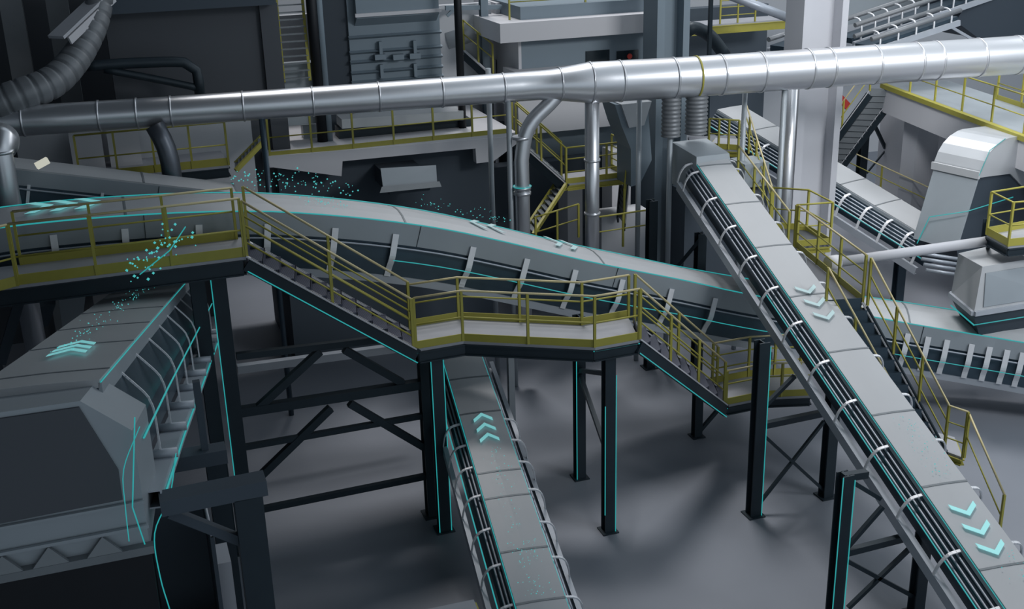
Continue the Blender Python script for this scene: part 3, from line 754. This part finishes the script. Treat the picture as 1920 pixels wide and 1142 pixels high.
for px, py in ((713, 90), (777, 88), (715, 133), (778, 131)):
    q = yf(px, py); MB().box((q.x, YF-.02, q.z), (.1, .15, .4)).build('clamp', M['blue'], t)
z = yf(745, 22).z
MB().hexa([V(x0+.2, YF-.25, z-.1), V(x1-.1, YF-.25, z-.1), V(x1-.1, YF+.3, z-.5), V(x0+.2, YF+.3, z-.5), V(x0+.2, YF-.25, z+.9), V(x1-.1, YF-.25, z+.9), V(x1-.1, YF+.3, z+.9), V(x0+.2, YF+.3, z+.9)]).build('upper_hopper', M['blue'], t)
MB().bar(V(x0+.15, YF-.3, z), V(x1-.05, YF-.3, z), .1, .1).build('lip', M['white'], t)
x2 = yf(640, 80).x; MB().box((x2-.1, YF+1.1, (sz+zt_)/2), (.9, 1.8, zt_-sz)).build('side_wing', M['bluedk'], t)
for px, lb, r_, mm in ((590, 'black vertical pipe left of the ribbed filter', .16, 'darker'), (603, 'slate vertical conduit left of the ribbed filter', .11, 'blue'), (861, 'black vertical pole right of the ribbed filter', .12, 'darker')):
    x = yf(px, 80, 34.4).x; tag(MB().tube([(x, 34.4, sz), (x, 34.4, 14)], r_, 12).build('standpipe', M[mm]), lb, 'pipe')
# yellow ladder at left of filter
def ladder(label, a, b, wv, n, m='yellow'):
    a, b, wv = Vector(a), Vector(b), Vector(wv); t = thing('ladder', label, 'ladder', a)
    for s_ in (0, 1): MB().bar(a+wv*s_, b+wv*s_, .08, .12).build('side_rail', M[m], t)
    for i in range(n):
        p = a.lerp(b, (i+.5)/n); MB().bar(p, p+wv, .14, .03).build('rung', M['seam'], t)
    return t
ladder('steep yellow-sided ladder left of the ribbed filter', yf(533, 155, 34.2), yf(517, -10, 35), V(.75, 0, 0), 12)
tag(MB().box((yf(560, 150, 34.8).x, 34.9, yf(560, 150, 34.8).z-.4), (.9, .5, 1.8)).build('control_cabinet', M['skirt']), 'small grey cabinet at the foot of the yellow-sided ladder', 'cabinet')

# ------------------------------------------------------------------ control room
YR = 36.0
def yr(px, py, Y=YR): return UY(px, py, Y)
t = thing('control_room', 'white and slate control room box with a thick pale roof slab behind the duct', 'control room', (yr(1100, 150).x, YR+2, 0))
x0, x1 = yr(978, 130).x, yr(1222, 130).x; zt_ = yr(1100, 64).z
MB().box(((x0+x1)/2, YR+2.2, (zt_+3.6)/2+1.0), (x1-x0, 4.4, zt_-3.6+.0)).build('slate_walls', M['blue'], t)
MB().box((x0-.05, YR+2.2, zt_/2+1.6), (.1, 4.42, zt_-3.2)).build('white_side_wall', M['white'], t)
r0_, r1_ = x0-.9, x1+.3
MB().box(((r0_+r1_)/2, YR+2.0, zt_+.3), (r1_-r0_, 5.2, .6)).build('roof_slab', M['white'], t)
MB().box(((r0_+r1_)/2+.3, YR+3.2, zt_+.75), (r1_-r0_-.9, 2.4, .4)).build('roof_curb', M['white'], t)
zw0 = yr(1080, 243, 35.3).z; xw0, xw1 = yr(972, 220, 35.3).x, yr(1172, 220, 35.3).x
MB().box(((xw0+xw1)/2, 36.0, zw0+1.0), (xw1-xw0, 1.4, 2.0)).build('lower_storey', M['white'], t)
MB().box(((xw0+xw1)/2, 36.9, zw0/2), (xw1-xw0-.2, 1.6, zw0)).build('recessed_base', M['plinth'], t)
for px0, px1 in ((1098, 1142), (1156, 1196)):
    a, b = yr(px0, 96), yr(px1, 115)
    MB().box(((a.x+b.x)/2, YR-.01, (a.z+b.z)/2), (b.x-a.x, .06, a.z-b.z)).build('window', M['glass'], t)
q = yr(1179, 105); MB().tube([(q.x, YR-.08, q.z), (q.x, YR-.03, q.z)], .09, 12).build('warning_lamp', M['red'], t)
MB().box((x0-.11, YR+2.6, zt_-1.5), (.05, .8, 1.1)).build('side_window', M['glass'], t)
railing('thin grey rail on the control room roof', [V(r0_+.6, YR+.2, zt_+.6), V(r1_, YR+.2, zt_+.6)], 1.2, toe=False, top='skirt', step=2.6)

# ------------------------------------------------------------------ left background
YD = 34.0
def yd(px, py, Y=YD): return UY(px, py, Y)
x0, x1 = yd(205, 100).x, yd(500, 100).x
t = thing('panel_wall', 'big dark flat machine panel with a pale top band, upper left', 'panel', ((x0+x1)/2, YD, 4))
zt_ = yd(350, 14).z
MB().box(((x0+x1)/2, YD+.6, zt_/2+2), (x1-x0, 1.2, zt_-4)).build('panel', M['brown'], t)
MB().box(((x0+x1)/2, YD+.3, zt_+.6), (x1-x0+.6, 1.9, 1.2)).build('top_band', M['plinth'], t)
MB().box((x1+.15, YD+.3, zt_/2+2), (.5, .9, zt_-4)).build('side_post', M['brown'], t)
for px, lb in ((40, 'broad grey wall column at the upper left edge'), (125, 'second grey wall column, left of the dark panel')):
    x = yd(px, 120, 37).x; tag(MB().box((x, 37.0, 7), (.6, .5, 14)).build('wall_column', M['flex']), lb, 'column')
tag(MB().box((yd(210, 140, 33.5).x, 33.4, 5.2), (.45, .4, 6.4)).build('wall_column', M['plinth']), 'short grey upright behind the black bent pipes', 'column')
tag(MB().box((yd(60, 60, 39).x-2, 39.2, 7), (13, .3, 14)).build('partition', M['brown']), 'dark partition behind the ribbed hose, upper left', 'partition')
# corrugated flexible duct
pp_ = smooth_path([yd(-60, 215, 31), yd(30, 182, 31), yd(95, 155, 31.3), yd(135, 118, 31.8), yd(165, 70, 32.3), yd(182, 25, 32.7), yd(190, -30, 33)], .045)
rr_ = [.44*(1-.25*i/len(pp_))-(.05 if (i % 7) < 1 else 0) for i in range(len(pp_))]
tag(MB().tube(pp_, rr_, 24).build('flexible_hose', M['flex']), 'fat ribbed grey hose curling up at the upper left corner', 'hose')
for pts, lb, r_ in (([(160, 124), (255, 118), (345, 117), (368, 132), (375, 180)], 'black bent pipe looping in front of the dark panel', .14),
                ([(195, 130), (300, 150), (372, 165)], 'black sloping pipe under the looping one', .1)):
    tag(MB().tube(smooth_path([yd(*p, 32.6) for p in pts], .25), r_, 14).build('bent_pipe', M['dark']), lb, 'pipe')
q0, q1 = yd(105, 70, 31.6), yd(190, -10, 32.9)
t = thing('cable_tray', 'pale sloping cable tray above the fat ribbed hose', 'cable tray', q0)
MB().bar(q0, q1, .5, .08).build('tray', M['column'], t); MB().bar(q0+V(.3, 0, -.1), q1+V(.3, 0, -.1), .06, .2).build('tray_side', M['white'], t)
q = yd(60, 60, 38.9)
# mid left: yellow platforms between duct and conveyor 1
zq = yd(350, 330, 30.5).z
q0, q1 = yd(150, 332, 31.2), yd(432, 332, 31.2)
platform('dim yellow-edged platform behind the upper left conveyor', [V(q0.x, 31.2, zq), V(q1.x, 31.2, zq), V(q1.x, 33.2, zq), V(q0.x, 33.2, zq)], zq, beam=.25)
railing('dim yellow railing behind the upper left conveyor', [V(q0.x, 31.25, zq), V(q1.x, 31.25, zq)], 1.15, toeh=.2, step=1.0, top='yellow')
tag(MB().box(((q0.x+q1.x)/2-.3, 33.3, ZV(q0.x, 33.3, 225)-2.0), (q1.x-q0.x+2.4, .4, 4.0)).build('partition', M['wall']), 'beige partition behind the dim yellow railing', 'partition')
for i, (px, lb) in enumerate(((165, 'left beige cabinet on the dim platform'), (235, 'right beige cabinet on the dim platform'))):
    q = yd(px, 290, 32.6); tag(MB().box((q.x, 32.6, zq+.5), (.8, .5, 1.0)).build('control_cabinet', M['white']), lb, 'cabinet')
ladder('dim yellow stair going up right beside the thin dark duct post', yd(442, 320, 31.2), yd(492, 268, 31.6), V(.1, .8, 0), 8)
# secondary conveyor behind left (sloping)
A = UY(-30, 298, 29.0); B = UY(440, 352, 29.0)
pb_ = [A.lerp(B, i/8) for i in range(9)]
c6 = conveyor('covered_conveyor', 'dim sloping conveyor behind the left end of the arching one', pb_, 1.1, sk=.35, belly=.6, st=(.1, 1.1), sth=.2, seams=[3.5, 7], br=[1, 2.6, 4.2, 5.8], rods=1, edge=(-1,),
             brprof=[(.6, -.35), (.62, -.8), (.6, -1.1)])
MB().tube([f[0]+f[2]*.9+f[3]*-.8 for f in frames(pb_)], .016, 5).build('overlay_side_line', M['teal'], c6[0])
q = UZ(68, 312, 8.2)
tag(MB().bar(q, UZ(90, 300, 8.3), .12, .14).build('lamp', emis('lamp_lit', (210, 210, 195), .8)), 'small bright tube lamp hanging at the left', 'lamp')

# ------------------------------------------------------------------ centre background : stairs and boxes behind the drop pipes
def yk(px, py, Y=32.5): return UY(px, py, Y)
s0_, s1_ = yk(968, 262, 33), yk(1062, 345, 32)
stairs('narrow yellow-railed stairs beside the curved branch pipe', s0_, s1_, V(.2, .9, 0), 10, tr='seam', glow=False)
railing('near yellow railing of the narrow stairs beside the branch pipe', [s0_, s1_], 1.1, toe=False, top='yellow', step=1.3, mids=(.55,))
railing('far yellow railing of the narrow stairs beside the branch pipe', [s0_+V(.2, .9, 0), s1_+V(.2, .9, 0)], 1.1, toe=False, top='yellow', step=1.3, mids=(.55,))
l0 = s1_; zl = s1_.z
platform('small yellow-railed landing behind the thick vertical pipe', [l0, l0+V(2.0, 0, 0), l0+V(2.0, 1.2, 0), l0+V(0, 1.2, 0)], zl, beam=.15, under='yellow')
railing('railing of the small landing behind the thick vertical pipe', [l0+V(0, .03, 0), l0+V(2.0, .03, 0), l0+V(2, 1.15, 0)], 1.1, top='yellow', step=.7, mids=(.35, .75))
s2_ = l0+V(2.05, 0, 0); s3_ = yk(1170, 420, 31)
stairs('second narrow stairs descending right of the thick vertical pipe', s2_, s3_, V(.2, .9, 0), 9, tr='seam', glow=False)
railing('yellow railing of the second narrow stairs', [s2_, s3_], 1.1, toe=False, top='yellow', step=1.2, mids=(.55,))
s4_ = yk(1000, 440, 30.6)
ladder('yellow stair running down left below the small landing', s4_, l0, V(.1, .8, 0), 10)
railing('pale railing crossing behind the main conveyor near the thick pipe', [yk(1005, 470, 30.2), yk(1085, 445, 30.2)], 1.0, toe=False, top='yellow', step=.8)
railing('low yellow railing behind the main conveyor right of the thick pipe', [yk(1120, 470, 29.6), yk(1215, 455, 29.8)], 1.0, toe=False, top='yellow', step=.7)
for pts, mm, lb in ((((1148, 285), (1182, 290), (1182, 410), (1148, 410)), 'white', 'tall white cabinet right of the thick vertical pipe'),
                    (((1065, 340), (1092, 345), (1092, 455), (1065, 450)), 'white', 'narrow white cabinet left of the thick vertical pipe'),
                    (((1128, 405), (1215, 405), (1215, 500), (1128, 500)), 'wall', 'low grey machine box behind the main conveyor')):
    P_ = [yk(*p, 33.5 if mm == 'white' else 32.2) for p in pts]; xx = [p.x for p in P_]; zz = [p.z for p in P_]
    z0_ = 0
    tag(MB().box(((min(xx)+max(xx))/2, P_[0].y+.4, (z0_+max(zz))/2), (max(xx)-min(xx), .8, max(zz)-z0_)).build('control_cabinet', M[mm]), lb, 'cabinet')
# dark chute falling from above right of it
t = thing('chute', 'tall slate chute curving down left of the steep conveyor head', 'chute', yk(1195, 340, 31))
P_ = [yk(*p, 31) for p in ((1153, 196), (1215, 200), (1222, 300), (1200, 345), (1183, 350), (1183, 280), (1165, 235))]
MB().prism(P_, (0, 1.0, 0)).build('body', M['blue'], t)
P_ = [yk(*p, 30.9) for p in ((1165, 196), (1222, 190), (1208, 235), (1180, 240))]
MB().prism(P_, (0, .8, 0)).build('mouth', M['hood'], t)
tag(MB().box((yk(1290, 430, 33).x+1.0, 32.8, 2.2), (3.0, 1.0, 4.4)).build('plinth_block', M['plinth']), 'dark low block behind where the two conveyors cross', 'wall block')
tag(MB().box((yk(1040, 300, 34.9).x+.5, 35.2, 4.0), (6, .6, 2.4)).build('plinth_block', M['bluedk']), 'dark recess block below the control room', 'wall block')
pg = UZ(1235, 480, 2)
frame('dark cross-braced frame behind the crossing conveyors', [(yk(1222, 400, 29.3).x, 29.3, 5.2), (yk(1313, 460, 28.2).x, 28.2, 4.4)], [((yk(1222, 480, 29.3).x, 29.3, 2.2), (yk(1313, 420, 28.2).x, 28.2, 4.2), .1)], .26)

# ------------------------------------------------------------------ conveyor 3 head and things right of it
q = p3[0]
t = thing('transfer_box', 'pale transfer box at the top end of the steep white conveyor', 'conveyor head', q-V(0, 0, .5))
MB().hexa([q+V(-.6, -.3, -.9), q+V(.6, -.3, -.9), q+V(.6, 1.4, -.9), q+V(-.6, 1.4, -.9), q+V(-.5, -.1, .12), q+V(.5, -.1, .12), q+V(.55, 1.3, .25), q+V(-.55, 1.3, .25)]).build('box', M['skirt'], t)
# cable walkway rails right of conveyor 3 upper part
def pr3(py, dx, dz_):
    s_ = s_near(p3, sl3, *PX(at_s(p3, sl3, py)[0])); f = at_s(p3, sl3, py); return f[0]-f[2]*dx+V(0, 0, dz_)
base = [pr3(-.3, .8, -.9), pr3(3.4, .8, -.9)]
railing('cream and yellow railing beside the top of the steep conveyor', base, 1.2, toe=True, step=1.2, mids=(.4, .8))
base = [k[0]+V(2.0, 5.2, 1.5), k[0]+V(.02, .1, 0)]
railing('outer sloping cream-topped railing above the boxed walkway head', base, 1.15, toe=False, step=1.4, mids=(.4, .8))
tag(MB().bar(k[0]+V(.9, 5.2, 1.45), k[0]+V(-.6, .2, -.05), 1.5, .08).build('walkway_ramp', M['grate']), 'sloping grated walkway beside the top of the steep conveyor', 'walkway')
tag(MB().box(tuple(UY(1405, 300, 29.5)+V(0, 0, -.35)), (.8, .9, .7)).build('machine_guard', M['skirt']), 'small grey machine cover on the sloping walkway', 'machine cover')
yb0 = UY(1330, 235, 31.0); yb1 = UY(1385, 262, 30.4)
platform('small yellow-framed service deck right of the ribbed hoses', [yb0, V(yb1.x, yb1.y, yb0.z), V(yb1.x+.9, yb1.y+1.2, yb0.z), V(yb0.x+.9, yb0.y+1.2, yb0.z)], yb0.z-.7, beam=.15, under='yellow')
railing('short dense yellow railing on the small service deck right of the hoses', [V(yb0.x, yb0.y, yb0.z-.7), V(yb1.x, yb1.y, yb0.z-.7)], .9, step=.3, top='yellow', mids=(.45,))

# pipe crossing to right platform
a, b = UZ(1568, 492, 4.7), UZ(1852, 452, 4.7)
t = thing('bridge_pipe', 'pale horizontal tube spanning from the grated walkway to the right platform', 'pipe', a)
MB().tube([a, b], .13, 16).build('tube', M['column'], t)
MB().tube([a-V(.25, 0, 0), a+V(.05, 0, 0)], .19, 16).build('end_cap', M['white'], t)
# rail platform at far right
ZR = 4.9
r = [UZ(1850, 440, ZR), UZ(1890, 462, ZR), UZ(1960, 455, ZR), UZ(1935, 425, ZR)]
platform('yellow-edged service platform at the right edge', r, ZR, beam=.2)
railing('yellow railing of the service platform at the right edge', [r[3], r[0], r[1], r[2]], 1.15, top='yellow', step=2, mids=(.55,), toeh=.2)
q = r[1]
frame('dark V-braced post under the right-edge service platform', [(q.x+1.9, q.y+2.9, ZR-.3)], [((q.x+1.9, q.y+2.9, 3.6), (q.x+.3, q.y+1.0, ZR-.3), .1), ((q.x+1.9, q.y+2.9, 3.6), (q.x+1.7, q.y+1.0, ZR-.3), .1)], .2, (), 'support_column')

# domed hood on conveyor 5
t = thing('conveyor_hood', 'large domed white hood over the end of the far right conveyor', 'conveyor hood', UZ(1800, 440, 2.6))
e_ = (B5-A5); e_.z = 0; e_.normalize(); w_ = V(-e_.y, e_.x, 0)
hb = UZ(1712, 447, 3.15)
def hp(a, z, k_=0.): return hb+w_*a+V(0, 0, z)+e_*k_
ln_ = 1.55
MB().prism([hp(.06, 0), hp(.76, 2.2), hp(4.2, 2.2), hp(4.2, -.6), hp(.3, -.6)], e_*(ln_-.02)).build('lower_body', M['bluedk'], t)
MB().prism([hp(0, 0), hp(.7, 2.2), hp(.76, 2.2), hp(.06, 0)], e_*ln_).build('side_sheet', M['skirt'], t)
pf_ = [(.66, 2.12), (.72, 2.34), (.84, 2.6), (1.05, 2.84), (1.35, 3.02), (1.7, 3.12), (1.95, 3.14), (4.3, 3.0), (4.3, 1.6), (2.9, 1.5), (2.2, 2.0), (1.0, 2.1)]
b = MB(); pl_ = [hp(a, z)-e_*.04 for a, z in pf_]; b.prism(pl_, e_*(ln_+.08)); b.build('dome', M['hood'], t)
MB().bar(hp(.64, 2.2)-e_*.06, hp(.64, 2.2)+e_*(ln_+.06), .07, .22, up=(0, 0, 1)).build('lip', M['cover'], t)
MB().tube([hp(.62, 2.2, ln_+.06), hp(1.0, 2.9, ln_+.06), hp(1.7, 3.15, ln_+.06)], .012, 5).build('light_trail', M['teal'], t)
MB().tube([hp(-.05, -.1, .2), hp(.02, .8, .5), hp(.2, 1.2, ln_+.1), hp(2.4, 1.25, ln_+.1)], .016, 5).build('light_trail', M['teal'], t)

# angular box hood
t = thing('conveyor_hood', 'angular white box hood with a sloped front at the right edge', 'conveyor hood', UZ(1850, 600, 2.5))
zq_ = 3.15
bb = [UZ(1783, 552, zq_), UZ(1826, 588, zq_), UZ(1990, 562, zq_), UZ(1950, 520, zq_)]
tt_ = [UZ(1797, 475, zq_+1.2), UZ(1842, 500, zq_+1.2), UZ(1935, 485, zq_+1.2), UZ(1862, 460, zq_+1.2)]
MB().hexa(bb+tt_).build('shell', M['cover'], t)
cz_ = V(0, 0, .1)
b = MB()
for i in range(4): b.bar(bb[i], bb[(i+1) % 4], .14, .12)
b.build('base_flange', M['stringer'], t)
low = [p-V(0, 0, 1.0) for p in bb]; cc = sum(low, V(0, 0, 0))/4; low = [p.lerp(cc, .35) for p in low]
MB().hexa(low+[p-V(0, 0, .06) for p in bb]).build('hopper', M['bluedk'], t)
b = MB(); fpn = [bb[1].lerp(tt_[1], .12).lerp(bb[2].lerp(tt_[2], .12), .1), bb[2].lerp(tt_[2], .12), bb[2].lerp(tt_[2], .85), bb[1].lerp(tt_[1], .85).lerp(bb[2].lerp(tt_[2], .85), .08)]
b.prism([p+V(-.01, -.03, 0) for p in fpn], (0, .03, 0)); b.build('front_panel', M['skirt'], t)
MB().tube([bb[0]-V(0, .05, .3), bb[1]-V(0, .05, .3)], .02, 5).build('overlay_strip', M['teal'], t)
MB().tube([bb[1]-V(0, .05, .3), bb[2]-V(0, .05, .3)], .014, 5).build('overlay_strip', M['teal'], t)
# motor between conveyor 5 and hood
q = UZ(1762, 495, 3.4)
t = thing('drive_motor', 'shiny cluster of pipes and a drum at the end of the far right conveyor', 'drive unit', q)
for i in range(4): MB().tube([q+V(-.5, .3-.12*i, .3-.13*i), q+V(.7, -.3-.12*i, .1-.13*i)], .05, 10).build('pipe', M['rod'], t)
MB().tube([q+V(.3, -.6, -.2), q+V(.8, -.2, -.2)], .22, 20).build('drum', M['rod'], t)

# ------------------------------------------------------------------ upper right : diagonal mezzanine, stairs, incline conveyor
Zm = 6.3
m0 = UZ(1655, 158, Zm); m1 = UZ(1935, 262, Zm)
dm = (m1-m0); m2 = m1+dm*.3
back = V(-dm.y, dm.x, 0).normalized()*2.6
t = thing('mezzanine', 'white diagonal mezzanine with a yellow edge at the upper right', 'mezzanine', m0.lerp(m2, .5)-V(0, 0, 1.0))
MB().prism([m0-V(0, 0, .3), m2-V(0, 0, .3), m2+back-V(0, 0, .3), m0+back-V(0, 0, .3)], (0, 0, .3)).build('slab', M['skirt'], t)
MB().bar(m0-V(0, 0, .55)+back*.02, m2-V(0, 0, .55)+back*.02, .15, .9).build('fascia', M['white'], t)
MB().bar(m0-V(0, 0, .04), m2-V(0, 0, .04), .2, .16).build('yellow_edge', M['yellow'], t)
rb0 = m0.lerp(m2, .03)
railing('yellow railing on the white diagonal mezzanine', [m0+back*.06, m2+back*.06], 1.15, toe=False, top='yellow', step=1.7)
railing('rear yellow railing on the white diagonal mezzanine', [m0.lerp(m2, .3)+back*.9, m2+back*.9], 1.15, toe=True, top='yellow', step=1.5)
for k_, lb, w_ in ((.12, 'thick pale column under the left end of the diagonal mezzanine', .95), (.62, 'pale column under the diagonal mezzanine near the right edge', .6)):
    q = m0.lerp(m2, k_)+back*.35
    tag(MB().box((q.x, q.y, (Zm-1.0)/2), (w_, .8, Zm-1.0), rz=.0).build('concrete_column', M['column']), lb, 'column')
q = m0.lerp(m2, .6)+back*.8
tag(MB().bar(m0.lerp(m2, -.35)+back*.9-V(0, 0, Zm-2.6), m2+back*.9-V(0, 0, Zm-2.6), .2, 5.0).build('partition', M['white']), 'pale panelled wall beneath the diagonal mezzanine', 'partition')
st0, st1 = UZ(1680, 172, Zm-.2), UZ(1575, 312, 3.0)
t = stairs('dark steel stairs climbing to the diagonal mezzanine', st0, st1, V(-.75, .55, 0), 13, tr='seam', glow=False, th=.28)
railing('left cream railing of the dark mezzanine stairs', [st0+V(-.75, .55, 0), st1+V(-.75, .55, 0)], 1.1, toe=False, step=2, mids=(.55,))
frame('dark braced trestle under the mezzanine stairs', [(UY(1622, 230, 40).x, 40, UY(1622, 230, 40).z)], [(UY(1640, 235, 40), UY(1660, 278, 40), .12), (UY(1662, 280, 40), UY(1625, 325, 40), .06)], .32)
q0 = UZ(1560, 268, 3.6); q1 = UZ(1760, 360, 3.0)
railing('thin cream handrail in front of the pale wall at right', [q0-V(0, 0, 1), q1-V(0, 0, 1)], 1.0, toe=False, step=3)
tag(MB().bar(UY(1562, 170, 42), UY(1590, 200, 42), .1, .3).build('fire_pipe', M['red']), 'short red sloping bar right of the tall column', 'bar')

def lattice_conveyor(label, a, b, w_=1.0, n=10, h_=.7):
    a, b = Vector(a), Vector(b); d = (b-a); l = d.cross(V(0, 0, 1)).normalized(); t = thing('open_conveyor', label, 'conveyor', (a+b)/2-V(0, 0, 1))
    for k_ in (0, 1):
        MB().bar(a+l*w_*k_, b+l*w_*k_, .12, .2).build('stringer', M['stringer'], t)
        MB().tube([a+l*w_*k_+V(0, 0, h_), b+l*w_*k_+V(0, 0, h_)], .09, 8).build('top_pipe', M['flex'], t)
    MB().bar(a+l*w_*.5+V(0, 0, .12), b+l*w_*.5+V(0, 0, .12), w_*.8, .2).build('belt', M['belly'], t)
    for i in range(n):
        p = a.lerp(b, (i+.5)/n)+l*w_
        MB().tube(smooth_path([p, p+V(0, 0, h_*.8), p+V(0, 0, h_+.12)-l*.15, p+V(0, 0, h_+.15)-l*.4], .1), .035, 6).build('hoop', M['bracket'], t)
    return t
lattice_conveyor('open hooped conveyor climbing to the dark hopper at the upper right', UY(1565, 78, 38), UY(1830, -12, 39), 1.0, 11)
lattice_conveyor('lower open conveyor below the hooped one at the upper right', UY(1600, 92, 36.6), UY(1765, 38, 37), .9, 5, .45)
lattice_conveyor('short hooped conveyor left of the tall column, behind the duct', UY(1440, 96, 36), UY(1500, 76, 36.5), .9, 4, .4)
t = thing('hopper', 'dark rectangular hopper at the top right corner', 'hopper', UY(1860, 90, 38))
P_ = [UY(*p, 38) for p in ((1800, -20), (1960, -20), (1960, 62), (1835, 72), (1792, 40), (1808, 15))]
MB().prism(P_, (0, 2.5, 0)).build('body', M['bluedk'], t)
MB().bar(UY(1765, 40, 37.6), UY(1820, 72, 37.6), .08, .1).build('edge_angle', M['stringer'], t)
tag(MB().prism([UY(*p, 41) for p in ((1565, -20), (1800, -20), (1600, 45), (1565, 50))], (0, .4, 0)).build('cladding_panel', M['skirt']), 'grey ribbed cladding panel behind the hooped conveyor', 'panel')
# yellow gantry between columns
g0_, g1_ = UY(1283, 50, 40), UY(1475, 44, 40)
platform('distant yellow gantry between the slate and the tall column', [V(g0_.x, 40, g0_.z), V(g1_.x, 40, g0_.z), V(g1_.x, 41.2, g0_.z), V(g0_.x, 41.2, g0_.z)], g0_.z, beam=.3, under='yellow')
railing('distant yellow railing on the gantry between the columns', [V(g0_.x+1.5, 40, g0_.z), V(g1_.x-1.4, 40, g0_.z)], 1.1, toe=False, top='yellow', step=.9, mids=(.3, .6, .85))
tag(MB().tube([UY(1370, -8, 37), UY(1490, 38, 37)], .16, 14).build('bent_pipe', M['rod']), 'polished pipe slanting down to the tall column, top right of centre', 'pipe')
tag(MB().box(((g0_.x+g1_.x)/2, 42.5, 6.5), (g1_.x-g0_.x+1, .6, 4.6)).build('plinth_block', M['plinth']), 'dark block below the distant yellow gantry', 'wall block')
x = UY(1331, 60, 36).x
tag(MB().box((x, 36, 8), (.12, .12, 10)).build('duct_post', M['dark']), 'thin dark rod in front of the distant gantry', 'post')
b = MB(); pts = smooth_path([UY(1285, 60, 36.5), UY(1300, 52, 36.5), UY(1330, 66, 36.5), UY(1360, 104, 36.5)], .2); b.tube(pts, .22, 16)
tag(b.build('bent_pipe', M['dark']), 'dark elbow pipe just right of the slate column', 'pipe')
# items right of filter (clutter)
t = stairs('tiny distant stairs between the ribbed filter and control room', yf(870, 95, 38), yf(920, 140, 37), V(.1, .8, 0), 7, tr='seam', glow=False)
railing('tiny distant yellow railing between the ribbed filter and control room', [yf(870, 95, 38), yf(925, 140, 37)], 1.0, toe=False, top='yellow', step=.8)
tag(MB().tube([yf(832, 75, 38.5), yf(880, 60, 38.5), yf(905, 45, 38.5)], .45, 20).build('storage_drum', M['hood']), 'pale round vessel between the ribbed filter and control room', 'vessel')
frame('grey lattice mast between the ribbed filter and control room', [(yf(908, 60, 37.6).x, 37.6, 13)], [(yf(835, 15, 37.6), yf(940, 13, 37.6), .14), (yf(838, 30, 37.6), yf(858, 10, 37.6), .1)], .25, (), 'mast', 'blue')

# ------------------------------------------------------------------ floating sparks and trails of the overlaid graphics
pts = []
for _ in range(110):
    s_ = random.uniform(s_near(p1, sl1, 450, 357), s_near(p1, sl1, 700, 372)); f = at_s(p1, sl1, s_)
    pts.append(f[0]-f[2]*random.uniform(.85, 1.6)+V(0, 0, .02+abs(random.gauss(0, .2))))
sparks('light_sparks', pts, None, .018, 'teal sparks scattered above the crest of the arching conveyor')
pts = []
for _ in range(60):
    s_ = random.uniform(s_near(p1, sl1, 800, 395), s_near(p1, sl1, 985, 430)); f = at_s(p1, sl1, s_)
    pts.append(f[0]-f[2]*random.uniform(.85, 1.2)+V(0, 0, .05+abs(random.gauss(0, .12))))
sparks('light_sparks', pts, None, .014, 'teal sparks further right along the back edge of the arching conveyor')
pts = []
for _ in range(60):
    k_ = random.random(); px = 345-95*k_+random.gauss(0, 14); py = 430+80*k_+random.gauss(0, 14)
    pts.append(UY(px, py, 22.5+random.uniform(-.1, .1)))
sparks('light_sparks', pts, None, .025, 'teal sparks in front of the upper left platform railing')
q = [UY(348, 425, 22.5), UY(318, 470, 22.5), UY(262, 515, 22.4)]
tag(MB().tube(q, .012, 5).build('light_trail', M['teal']), 'thin teal light trail rising past the upper left railing', 'light trail')
q = [nb(262, 800, 12.4), nb(232, 880, 12.4), nb(235, 950, 12.4), nb(242, 1015, 12.4)]
tag(MB().tube(smooth_path(q, .1), .006, 5).build('light_trail', M['teal']), 'left thin teal light trail running down the near hood edge', 'light trail')
q = [nb(330, 850, 13.2), nb(318, 930, 13.2), nb(290, 1000, 13.2), nb(300, 1080, 13.2), nb(318, 1142, 13.2)]
tag(MB().tube(smooth_path(q, .1), .008, 5).build('light_trail', M['teal']), 'right thin teal light trail falling past the near bin', 'light trail')

# groups of like things
names = {}
for o in S.objects:
    if o.parent is None and 'category' in o: names.setdefault(o.name.split('.')[0], []).append(o)
GR = dict(covered_conveyor='covered belt conveyors', open_conveyor='open hooped conveyors', railing='yellow safety railings', stairs='steel stair flights', platform='walkway platforms',
          support_frame='braced steel frames', support_column='single steel columns', duct_post='posts under the big duct', flexible_hose='ribbed hoses', control_cabinet='grey and white cabinets',
          conveyor_hood='conveyor hoods', duct_drop='pipes dropping from the big duct', wall_column='upper left wall columns', chute='feed chutes', light_trail='teal light trails', light_sparks='teal light sparks')
for n_, os_ in names.items():
    if len(os_) > 1 and n_ in GR:
        for o in os_: o['group'] = GR[n_]
